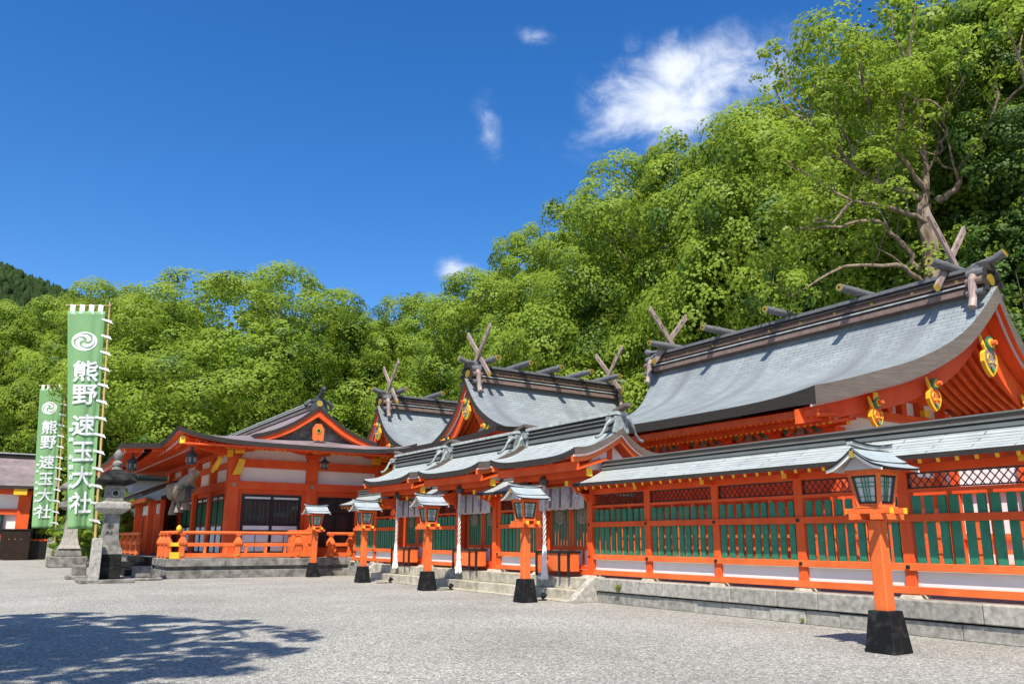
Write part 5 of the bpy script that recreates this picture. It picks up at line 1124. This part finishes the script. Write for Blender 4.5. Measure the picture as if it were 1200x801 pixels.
# ------------------------------------------------------------------ banners
def banner(Y, TL, TR, BL, BR, pole0, pole1, label, pr):
    t = thing('tall_banner', (pole0[0], Y, 0), label, 'banner', 'green shrine banners on bamboo poles')
    def C(u, v, off=0):
        x0, z0 = lerp(TL[0], BL[0], v), lerp(TL[1], BL[1], v); x1, z1 = lerp(TR[0], BR[0], v), lerp(TR[1], BR[1], v)
        H_ = 1
        y = Y-0.02+0.10*math.sin(u*7+v*2.2+0.6)*(0.25+v)*0.6+0.035*math.sin(u*19+v*5)*v**0.5*max(0, min(1, (u-0.5)*4))+off
        return (lerp(x0, x1, u), y, lerp(z0, z1, u))
    mb = MB(); nu, nv = 30, 60
    for j in range(nv+1):
        for i in range(nu+1): mb.v.append(C(i/nu, j/nv))
    for j in range(nv):
        for i in range(nu): a = j*(nu+1)+i; mb.face([a, a+nu+1, a+nu+2, a+1], BANNER)
    cl = mb.build('banner_cloth', t, smooth=True); m_ = cl.modifiers.new('thickness', 'SOLIDIFY'); m_.thickness = 0.006; m_.offset = 1
    H_ = TL[1]-BL[1]; Wd = (TR[0]-TL[0]+BR[0]-BL[0])/2
    tx = MB()
    def put(s, size, u0, v0, bold=1.0):
        vs, fs = text_mesh(s, size); b_ = size*0.022
        for k_, (dx_, dz_) in enumerate(((0, 0), (b_, 0), (-b_, 0), (0, b_), (0, -b_))): tx.add([C(u0+(v[0]+dx_)/Wd, v0-(v[1]+dz_)/H_, -0.03-0.003*k_) for v in vs], fs, INK)
    for ch, v0 in zip('熊野速玉大社', (0.285, 0.395, 0.535, 0.655, 0.770, 0.885)): put(ch, H_*0.102, 0.52, v0)
    for ch, v0 in zip('奉納永田吉夫容子', (0.555, 0.60, 0.68, 0.725, 0.77, 0.81, 0.87, 0.905)): put(ch, H_*0.022, 0.11, v0)
    tx.build('banner_writing', cl, recalc=False)
    # triple comma crest
    em = MB(); R_ = H_*0.042; cu_, cv_ = 0.46, 0.145
    def E(r, a, off=-0.012): return C(cu_+r*math.cos(a)/Wd, cv_-r*math.sin(a)/H_, off)
    n = 48
    for k_ in range(n):
        a0, a1 = 2*math.pi*k_/n, 2*math.pi*(k_+1)/n; em.add([E(R_*0.90, a0), E(R_*1.08, a0), E(R_*1.08, a1), E(R_*0.90, a1)], [(0, 1, 2, 3)], INK)
    for q in range(3):
        base = 2*math.pi*q/3; prev = None
        for s_ in range(25):
            f = s_/24; a = base+f*2.9; ro = R_*lerp(0.30, 0.90, min(1, f*1.0)**0.7); wd = R_*0.30*(1-f)**0.6+R_*0.02
            if f < 0.12: wd *= 0.6+f*3.3
            p = (E(max(0.0, ro-wd), a), E(min(R_*0.9, ro+wd*0.55), a))
            if prev: em.add([prev[0], prev[1], p[1], p[0]], [(0, 1, 2, 3)], INK)
            prev = p
    em.build('banner_crest', cl, recalc=False)
    P0, P1 = Vector((pole0[0], Y+0.04, pole0[1])), Vector((pole1[0], Y+0.04, pole1[1]))
    k = MB().tube([P0, P0.lerp(P1, .5), P1], [0.055*pr, 0.045*pr, 0.03*pr], 10, BAMBOO); k.build('bamboo_pole', t, smooth=True)
    k = MB().tube([(TL[0]-0.1, Y+0.02, TL[1]+0.22), (pole1[0]+0.05, Y+0.02, TR[1]+0.26)], 0.025, 8, BAMBOO); k.build('cross_pole', t)
    lp = MB()
    for i in range(4):
        p = C((i+0.5)/4*0.98, 0); w_ = 0.085
        lp.add([(p[0]-w_, p[1], p[2]-0.1), (p[0]+w_, p[1], p[2]-0.1), (p[0]+w_, p[1], p[2]+0.26), (p[0]-w_, p[1], p[2]+0.26)], [(0, 1, 2, 3)], INK)
    for i in range(13):
        v = (i+0.5)/13; p = C(1, v); z_ = p[2]; f = (z_-P0.z)/(P1.z-P0.z); q = P0.lerp(P1, f); w_ = 0.035
        lp.add([(p[0]-0.12, p[1]-0.02, z_+w_), (p[0]-0.12, p[1]-0.02, z_-w_), (q.x+0.09, q.y-0.06, z_-w_-0.08), (q.x+0.09, q.y-0.06, z_+w_-0.05)], [(0, 1, 2, 3)], INK)
        lp.add([(q.x+0.05, q.y-0.06, z_-0.11), (q.x+0.15, q.y-0.1, z_-0.15), (q.x+0.07, q.y-0.06, z_-0.03)], [(0, 1, 2)], INK)
    build_split(lp, 'tie_loop', t, recalc=False)
banner(33.0, (1.62, 9.76), (2.88, 9.95), (2.50, 1.80), (3.27, 1.84), (3.50, 0), (2.99, 10.35), 'larger and nearer of the two green banners with white writing, left of the stone lantern', 1.0)
banner(60.0, (1.95, 11.05), (3.27, 11.25), (2.52, 2.10), (3.68, 2.12), (3.98, 0), (3.38, 11.75), 'smaller looking green banner with white writing, farther back before the office', 1.2)

# ------------------------------------------------------------------ shrine office on the far left
t = thing('shrine_office', (0, 67, 0), 'vermilion and white office building with weathered brown roof at the left edge', 'office building')
MB().box(-10, 2.3, 66.3, 72, 0.2, 4.9, WHITE).build('wall', t); MB().box(-10.3, 2.8, 65.9, 72.3, 0, 0.28, STONED).build('plinth', t)
for x in (-8, -4.6, -1.6, 2.15): MB().box(x-0.38, x+0.38, 66.0, 66.4, 0.25, 4.7, VERM).build('post', t)
k = MB(); k.box(-10, 2.5, 66.06, 66.35, 3.05, 3.45, VERM); k.box(-10, 2.6, 66.03, 66.36, 4.45, 4.75, VERM); k.box(-10, 2.5, 66.08, 66.34, 1.5, 1.7, VERM); k.box(-10, 2.5, 66.08, 66.34, 0.25, 0.6, VERM); build_split(k, 'tie_beam', t)
MB().box(1.4, 2.2, 65.3, 66.0, 4.4, 4.8, YEL).build('yellow_bracket', t)
k = MB(); k.box(-1.2, 0.95, 66.15, 66.28, 1.7, 3.05, GREENG); k.box(-4.2, -2.0, 66.15, 66.28, 1.7, 3.05, GREENG); k.build('window', t)
k = MB()
for x in list(np.arange(-1.2, 1.0, 0.36))+list(np.arange(-4.2, -2, 0.36)): k.box(x-0.04, x+0.04, 66.08, 66.149, 1.7, 3.05, GREEN)
for x in (-1.2, 0.95, -4.2, -2.0): k.box(x-0.06, x+0.06, 66.05, 66.16, 1.7, 3.05, BLACK)
k.build('window_bars', t)
rfo = Roof('X', (-3.0, 69.4), [(0, 7.35), (1.8, 6.1), (4.2, 5.0)], lambda d: 7.0, upturn=0.05, t=0.2, nu=8, nv=12); rr_ = rfo.sheet('roof', BROWN if 'BROWN' in globals() else PLUM, EDGE, VERM, t)
k = MB(); k.box(-9.9, 3.9, 69.1, 69.7, 7.25, 7.5, EDGE); k.box(-9.9, 3.95, 69.0, 69.8, 7.5, 7.58, PALEM); k.build('ridge_cap', rr_)
k = MB(); k.box(1.0, 2.75, 64.9, 65.5, 0.05, 2.0, BROWNK); k.box(0.95, 2.8, 64.85, 65.55, 2.0, 2.08, BLACK)
o = tag(k.build('dark_cabinet', bevel=0.01), 'dark brown cabinet standing against the office wall', 'cabinet'); kk = MB()
for x in (1.5, 1.85, 2.2): kk.tube([(x, 64.9, 1.4), (x, 64.87, 1.4)], 0.03, 8, GOLD)
build_split(kk, 'knob', o)
t = thing('dark_wooden_fence', (3.4, 67, 0), 'dark wooden fence with an open grille between the office and the banners', 'fence')
MB().box(2.6, 4.9, 67.0, 67.1, 0.05, 1.3, BLACK).build('boards', t); k = MB()
for x in np.arange(2.65, 4.9, 0.27): k.box(x-0.04, x+0.04, 67.0, 67.08, 1.3, 2.6, BLACK)
k.box(2.6, 4.9, 66.98, 67.1, 2.5, 2.65, BLACK); k.build('grille', t); MB().box(2.6, 4.9, 66.97, 67.1, 1.28, 1.4, VERM).build('rail', t)

# ================================================================== TREES
def leaf_quads(P_, Nrm, size, rng):
    """P_ (n,3) positions, Nrm normals -> verts (4n,3)"""
    n = len(P_); r = rng.normal(size=(n, 3)); t1 = np.cross(Nrm, r); t1 /= np.linalg.norm(t1, axis=1)[:, None]+1e-9; t2 = np.cross(Nrm, t1)
    s1 = (size*rng.uniform(0.7, 1.2, n))[:, None]; s2 = s1*rng.uniform(0.7, 0.9, n)[:, None]
    bend = Nrm*s1*0.25
    V = np.stack([P_-t1*s1-bend, P_-t2*s2, P_+t1*s1-bend, P_+t2*s2], axis=1); return V.reshape(-1, 3)
def quad_mesh(name, V, mats, mi=None, extra=None):
    n = len(V)//4; me = bpy.data.meshes.new(name); me.vertices.add(4*n); me.vertices.foreach_set('co', V.astype(np.float32).ravel())
    me.loops.add(4*n); me.loops.foreach_set('vertex_index', np.arange(4*n, dtype=np.int32)); me.polygons.add(n)
    me.polygons.foreach_set('loop_start', np.arange(0, 4*n, 4, dtype=np.int32)); me.polygons.foreach_set('loop_total', np.full(n, 4, dtype=np.int32))
    for m in mats: me.materials.append(m)
    if mi is not None: me.polygons.foreach_set('material_index', mi.astype(np.int32))
    me.update(); me.validate(); return me
def unit(v): return v/(np.linalg.norm(v, axis=1)[:, None]+1e-9)
def puff_leaves(cc, R0, out_d, nsub, nleaf, leaf, rng, out, mi, up_bias=0.25):
    sd = unit(rng.normal(size=(nsub, 3))+out_d*0.8+np.array([0, 0, up_bias])); sc_ = cc+sd*R0*np.array([1.08, 1.08, 0.80])*rng.uniform(0.78, 1.0, nsub)[:, None]
    sr = R0*rng.uniform(0.22, 0.36, nsub); tone = rng.random(nsub)
    li = rng.integers(0, nsub, nleaf); ld = unit(rng.normal(size=(nleaf, 3))+sd[li]*0.55+np.array([0, 0, 0.22]))
    lp = sc_[li]+ld*(sr[li]*rng.uniform(0.80, 1.08, nleaf))[:, None]*np.array([1.05, 1.05, 0.92])
    nn = unit(ld*0.75+sd[li]*0.75+rng.normal(0, 0.20, (nleaf, 3))+np.array([0, 0, 0.15])); out.append(leaf_quads(lp, nn, leaf, rng)); mi.append(np.where(tone[li]+rng.normal(0, .1, nleaf) > 0.72, 1, np.where(tone[li] < 0.12, 2, 0)))
def crown_mesh(name, lobes, npuff, rp, nsub, nleaf, leaf, seed, mats, zmin=-0.35, up_bias=0.25, extra=()):
    """lobes: (x,y,z,rx,ry,rz,weight)"""
    rng = np.random.default_rng(seed); out = []; mi = []; cents = []
    wsum = sum(l[6] for l in lobes)
    for L_ in lobes:
        k = int(npuff*L_[6]/wsum); i = np.arange(k)+0.5; zf = 1-2*i/k; zf = zmin+(zf+1)/2*(1-zmin); ph = i*2.39996+rng.uniform(0, 6)
        rr = np.sqrt(np.clip(1-zf**2, 0, 1)); d = np.stack([rr*np.cos(ph), rr*np.sin(ph), zf], 1)+rng.normal(0, 0.08, (k, 3)); c = np.array(L_[:3])+d*np.array(L_[3:6])*rng.uniform(0.78, 1.06, k)[:, None]
        for q in range(k):
            cc = c[q]
            if any(np.sum(((cc-np.array(M_[:3]))/np.array(M_[3:6]))**2) < 0.5 for M_ in lobes if M_ is not L_): continue
            R0 = rp*rng.uniform(0.6, 1.25); cents.append((cc, R0)); n_ = int(nleaf*(R0/rp)**2)
            puff_leaves(cc, R0, d[q]/np.linalg.norm(d[q]), nsub, n_, leaf, rng, out, mi, up_bias)
        # sparse dark interior so that the sky does not show through the whole crown
        m_ = int(k*26); dd = unit(rng.normal(size=(m_, 3))); pp = np.array(L_[:3])+dd*np.array(L_[3:6])*0.72*rng.uniform(0.5, 1, m_)[:, None]
        out.append(leaf_quads(pp, unit(rng.normal(size=(m_, 3))+dd), leaf*2.6, rng)); mi.append(np.full(m_, 0))
    for cc, R0 in extra:
        puff_leaves(np.array(cc), R0, np.array([0, 0, 0.6]), nsub, int(nleaf*(R0/rp)**2), leaf, rng, out, mi, up_bias)
    V = np.concatenate(out); m = np.concatenate(mi); return quad_mesh(name, V, mats, m), cents
def trunk_mesh(base, cents, r0, h_split, seed, nl=26, extra=0):
    r = random.Random(seed); mb = MB(); b = Vector(base)
    top = Vector((b.x+r.uniform(-.6, .6), b.y+r.uniform(-.6, .6), b.z+h_split)); mb.tube([b-Vector((0, 0, .3)), b+Vector((r.uniform(-.2, .2), r.uniform(-.2, .2), h_split*0.5)), top], [r0*1.35, r0*0.95, r0*0.8], 9, BARK)
    cs = cents[:]; r.shuffle(cs); cs = cs[:nl]
    # main limbs grouped by direction
    limbs = []
    for k in range(6):
        a = k*math.pi/3+r.uniform(-.3, .3); L_ = h_split*r.uniform(0.5, 0.8)+2; e = top+Vector((math.cos(a)*L_*0.7, math.sin(a)*L_*0.7, L_*r.uniform(0.7, 1.1))); m1 = top.lerp(e, .5)+Vector((r.uniform(-.5, .5), r.uniform(-.5, .5), r.uniform(-.3, .3)))
        mb.tube([top-Vector((0, 0, .4)), m1, e], [r0*0.55, r0*0.4, r0*0.26], 7, BARK); limbs.append((top, m1, e))
    for c, R_ in cs:
        c = Vector(c); best = min(limbs, key=lambda l: (l[2]-c).length); s = best[2] if (best[2]-c).length < (best[1]-c).length else best[1]
        m1 = s.lerp(c, .5)+Vector((r.uniform(-.5, .5), r.uniform(-.5, .5), -r.uniform(0, .6))); mb.tube([s, m1, c], [r0*0.22, r0*0.15, r0*0.06], 5, BARK)
    return mb
def make_tree(name, loc, lobes, npuff, rp, nsub, nleaf, leaf, seed, mats, label, r0=0.5, h_split=5, nl=26, cat='tree', group=None, **kw):
    t = thing(name, loc, label, cat, group)
    me, cents = crown_mesh('crown', lobes, npuff, rp, nsub, nleaf, leaf, seed, mats, **kw)
    c = bpy.data.objects.new('crown', me); COL.objects.link(c); c.parent = t
    tm = trunk_mesh((0, 0, 0), cents, r0, h_split, seed, nl); tm.v = [(v[0]+loc[0], v[1]+loc[1], v[2]+loc[2]) for v in tm.v]; tm.build('trunk', t, smooth=True, recalc=False)
    return t
CAMPH = [LEAF, LEAF3, LEAF2]
# base crowns about 20 m tall, centred on the trunk
A = dict(lobes=[(0, 0, 13.5, 7.5, 7.5, 6.0, 1.0), (-4.5, -2, 9.5, 5, 5, 4.2, .6), (4.5, -2.5, 9, 5, 5, 4.2, .6), (0, -4.0, 6.0, 5.5, 4.5, 3.8, .5)], npuff=165, rp=1.95, nsub=24, nleaf=1650, leaf=0.085)
Bt = dict(lobes=[(-1, 0, 14.5, 6.0, 6, 5.2, .9), (3.8, -1, 11, 4.8, 5, 4.6, .6), (-4.2, -1.5, 8.5, 4.8, 4.6, 4.4, .6), (1, -3.0, 5.5, 5.2, 4.2, 3.6, .45)], npuff=160, rp=1.8, nsub=24, nleaf=1600, leaf=0.085)
protoA = make_tree('camphor_tree', (8, 80, 0), seed=11, mats=CAMPH, label='A', group='camphor trees around the shrine', **A)
protoB = make_tree('camphor_tree', (22, 78, 0), seed=23, mats=CAMPH, label='B', group='camphor trees around the shrine', **Bt)
USED = set()
def put_tree(proto, x, y, s, sz, rot, label):
    o = proto if proto.name not in USED else copy_tree(proto)
    USED.add(proto.name); o.location = (x, y, 0); o.scale = (s, s, sz); o.rotation_euler = (0, 0, rot); o['label'] = label; return o
TREES = []

LIMBS = [[(26.51, 14.05, 9.82), (26.53, 14.01, 11.52), (26.5, 14.06, 13.14)], [(26.5, 14.06, 13.14), (26.61, 13.86, 14.72), (26.18, 13.6, 16.14), (25.7, 13.43, 17.41)], [(26.55, 13.97, 13.37), (25.55, 14.74, 13.97), (24.58, 15.38, 14.6), (23.17, 15.72, 15.14)], [(26.59, 13.89, 13.48), (25.3, 14.17, 14.88), (24.11, 14.24, 16.13)], [(26.7, 13.68, 13.2), (26.97, 13.13, 13.48), (27.13, 12.81, 14.43), (26.58, 11.59, 15.16), (26.09, 10.17, 15.75)], [(26.59, 13.89, 12.39), (25.21, 14.34, 12.76), (23.68, 14.94, 12.9), (21.69, 16.08, 14.35)], [(26.36, 14.32, 10.7), (25.6, 14.67, 11.92), (24.78, 15.06, 12.5), (22.88, 16.14, 12.06), (21.56, 16.25, 11.95)], [(26.34, 14.35, 10.33), (25.12, 14.5, 10.76), (23.43, 15.32, 10.61), (21.58, 16.23, 9.46)], [(26.36, 13.25, 14.72), (26.06, 12.72, 15.37), (25.09, 12.43, 15.72), (23.68, 12.97, 16.22)], [(26.61, 13.86, 14.72), (25.47, 13.86, 15.72), (24.55, 13.46, 16.54)], [(27.05, 12.97, 13.99), (28.27, 12.72, 15.2), (29.05, 12.18, 15.53)], [(23.68, 14.94, 12.9), (22.86, 15.28, 12.01), (21.93, 15.75, 12.18)], [(24.58, 15.38, 14.6), (23.42, 15.35, 15.44), (22.85, 15.31, 16.24)]]
def near_tree():
    t = thing('camphor_tree', (26.0, 14.9, 0), 'nearest camphor tree at upper right with bare spreading limbs showing through its crown', 'tree', 'camphor trees around the shrine')
    mb = MB(); r = random.Random(2); ends = []
    for i, l in enumerate(LIMBS):
        pts = [Vector(p) for p in l]
        if i == 0: pts = [Vector((pts[0].x, pts[0].y, -0.2))]+pts; rad = [0.45, 0.33, 0.29, 0.24]
        else:
            r0 = (0.14 if i in (1, 4) else 0.10) if i in (1, 2, 3, 4, 5, 6, 7) else 0.06; rad = [r0*(1-0.75*k/(len(pts)-1)) for k in range(len(pts))]
        # subdivide with a wobble
        q = []; qr = []
        for k in range(len(pts)-1):
            for s_ in range(4):
                f = s_/4; q.append(pts[k].lerp(pts[k+1], f)+(Vector((r.uniform(-1, 1), r.uniform(-1, 1), r.uniform(-1, 1)))*0.10 if s_ else Vector())); qr.append(lerp(rad[k], rad[k+1], f))
        q.append(pts[-1]); qr.append(rad[-1]); mb.tube(q, qr, 8, BARK)
        if i: ends.append((tuple(pts[-1]), 0.9))
        if i:
            for _ in range(4):
                k = r.randrange(3, len(q)); d = Vector((r.uniform(-1, 1), r.uniform(-1, 1), r.uniform(0, 1.3))).normalized(); L_ = r.uniform(1.2, 2.6); wv = [Vector((r.uniform(-1, 1), r.uniform(-1, 1), r.uniform(-1, 1)))*0.22 for _ in range(4)]; e_ = q[k]+d*L_+Vector((0, 0, .3)); tp = [q[k]]+[q[k].lerp(e_, f)+w_ for f, w_ in zip((.25, .5, .75), wv)]+[e_]; mb.tube(tp, [qr[k]*0.5, qr[k]*0.4, qr[k]*0.3, qr[k]*0.2, 0.015], 5, BARK); ends.append((tuple(e_), r.uniform(0.45, 0.7)))
    for k in range(16):
        b_ = Vector(LIMBS[[1, 2, 3, 4][k % 4]][-1 if k % 3 else -2]); d = Vector((r.uniform(-1.6, 0.4), r.uniform(-0.8, 1.6), r.uniform(1.4, 3.4))); p1 = b_+d*0.33+Vector((r.uniform(-.25, .25), r.uniform(-.25, .25), 0)); p2 = b_+d*0.7+Vector((r.uniform(-.3, .3), r.uniform(-.3, .3), 0)); mb.tube([b_, p1, p2, b_+d], [0.06, 0.045, 0.03, 0.012], 5, BARK)
        ends.append((tuple(b_+d), r.uniform(0.5, 0.9)))
    mb.build('trunk', t, smooth=True, recalc=False)
    me, c = crown_mesh('crown', [(8.8, -4.5, 17.5, 7.5, 8, 6.5, 1.0), (7.2, 3.0, 14.5, 5, 5, 4.5, .5), (9, -4.5, 11, 5, 7, 4.5, .35)], 190, 1.35, 20, 1250, 0.068, 77, [LEAF, LEAF3, LEAF], zmin=-0.75, extra=[((e[0]-26.0*0, e[1], e[2]), R_) for e, R_ in [((p[0]-26.0, p[1]-14.9, p[2]), q_) for p, q_ in ends]])
    o = bpy.data.objects.new('crown', me); COL.objects.link(o); o.parent = t
near_tree()
LEFT = 'among the left trees'
put_tree(protoA, -8, 82, 1.0, 1.02, 0.3, 'camphor tree at the far left edge, behind the office roof')
put_tree(protoB, 0.5, 83, 1.05, 1.04, 0.2, 'camphor tree directly behind the smaller banner')
put_tree(protoA, 8.0, 78, 1.02, 1.14, -0.4, 'camphor tree rising behind the larger banner')
put_tree(protoA, 17.5, 66.5, 1.36, 1.12, 0.15, 'broad round topped camphor tree behind the worship hall roof, tallest on the left')
put_tree(protoB, 12.0, 77, 1.05, 1.06, 0.6, 'camphor tree behind and left of the broad round topped one')
put_tree(protoB, 25.5, 66, 1.0, 1.0, -0.2, 'camphor tree just right of the broad round topped one')
put_tree(protoA, 31.5, 70, 1.0, 1.05, -0.7, 'camphor tree in the dip of the treeline above the farthest hall')
put_tree(protoB, 31.5, 57, 1.0, 1.02, -0.9, 'camphor tree behind the crossed planks of the farthest hall')
put_tree(protoA, 32.5, 48.5, 1.0, 1.02, -1.3, 'camphor tree behind the left planks of the middle hall')
put_tree(protoB, 33.5, 41.0, 1.05, 1.10, -1.5, 'camphor tree behind the ridge of the middle hall')
put_tree(protoA, 34.0, 34.0, 1.08, 1.17, -1.2, 'camphor tree behind the right planks of the middle hall')
put_tree(protoB, 34.5, 27.0, 1.1, 1.19, -1.9, 'camphor tree behind the left end of the large hall ridge')
put_tree(protoA, 36.5, 21.5, 1.15, 1.17, -1.6, 'camphor tree behind the middle of the large hall ridge')
put_tree(protoB, 39.0, 12.5, 1.2, 1.40, -1.4, 'tall camphor tree behind the bare limbed one')
put_tree(protoA, 40.0, 4.0, 1.2, 1.38, -1.6, 'tall camphor tree at the upper right corner')
put_tree(protoB, 42, 47, 1.1, 1.12, -1.2, 'camphor tree in the second row behind the middle hall')
put_tree(protoA, 45, 32, 1.15, 1.25, -1.2, 'camphor tree in the second row behind the large hall')
def understory(x, y, s, sz, rot, lab): return None
put_tree(protoB, 5, 88, 1.25, 1.05, 1.0, 'camphor tree in the back row behind the banners')
put_tree(protoA, 20, 84, 1.25, 1.02, 2.0, 'camphor tree in the back row behind the broad round topped one')
put_tree(protoB, 36, 82, 1.25, 1.02, 2.6, 'camphor tree in the back row left of the middle hall')
# shrubs
sh = make_tree('shrub', (5.6, 54, 0), [(0, 0, 1.3, 1.9, 1.6, 1.2, 1)], 34, 0.55, 8, 260, 0.07, 5, [LEAF, LEAF2, LEAF], 'yellow green shrub beside the foot of the larger banner', r0=0.07, h_split=0.5, nl=8, cat='shrub', group='shrubs under the trees', zmin=-0.5)
for x, y, s, lab in ((7.2, 60, 1.5, 'tall shrub seen behind the stone lantern shaft'), (6.6, 52, 1.0, 'shrub between the stone lantern and the lower corridor'), (9.5, 66, 2.4, 'large shrub above the grey tiled outbuilding'), (5.5, 70, 2.4, 'large shrub behind the banners')):
    c = copy_tree(sh); c.location = (x, y, 0); c.scale = (s, s, s); c.rotation_euler = (0, 0, x); c['label'] = lab
# fine leaved dark tree at the right edge
make_tree('cypress_tree', (28.4, 11.5, 0), [(0, 0, 14, 1.7, 1.7, 7.5, 1), (0, 0, 8, 1.9, 1.9, 5, .7)], 120, 0.95, 16, 900, 0.055, 31, [LEAF2, LEAF2, LEAF], 'slender dark fine leaved cypress tree at the right edge', r0=0.035, h_split=5, nl=3, cat='tree')
# the tree outside the frame whose shadow lies on the gravel
make_tree('pine_tree', (-6.3, 6.5, 0), [(1.2, 1.0, 12, 3.0, 5.0, 1.1, 1), (-2.5, 1, 10.5, 3, 3.5, 1.2, .6)], 92, 0.72, 9, 420, 0.085, 9, [LEAF2, LEAF, LEAF2], 'tree standing left of the photograph that shades the gravel', r0=0.28, h_split=7, nl=30, cat='tree', zmin=-0.6)
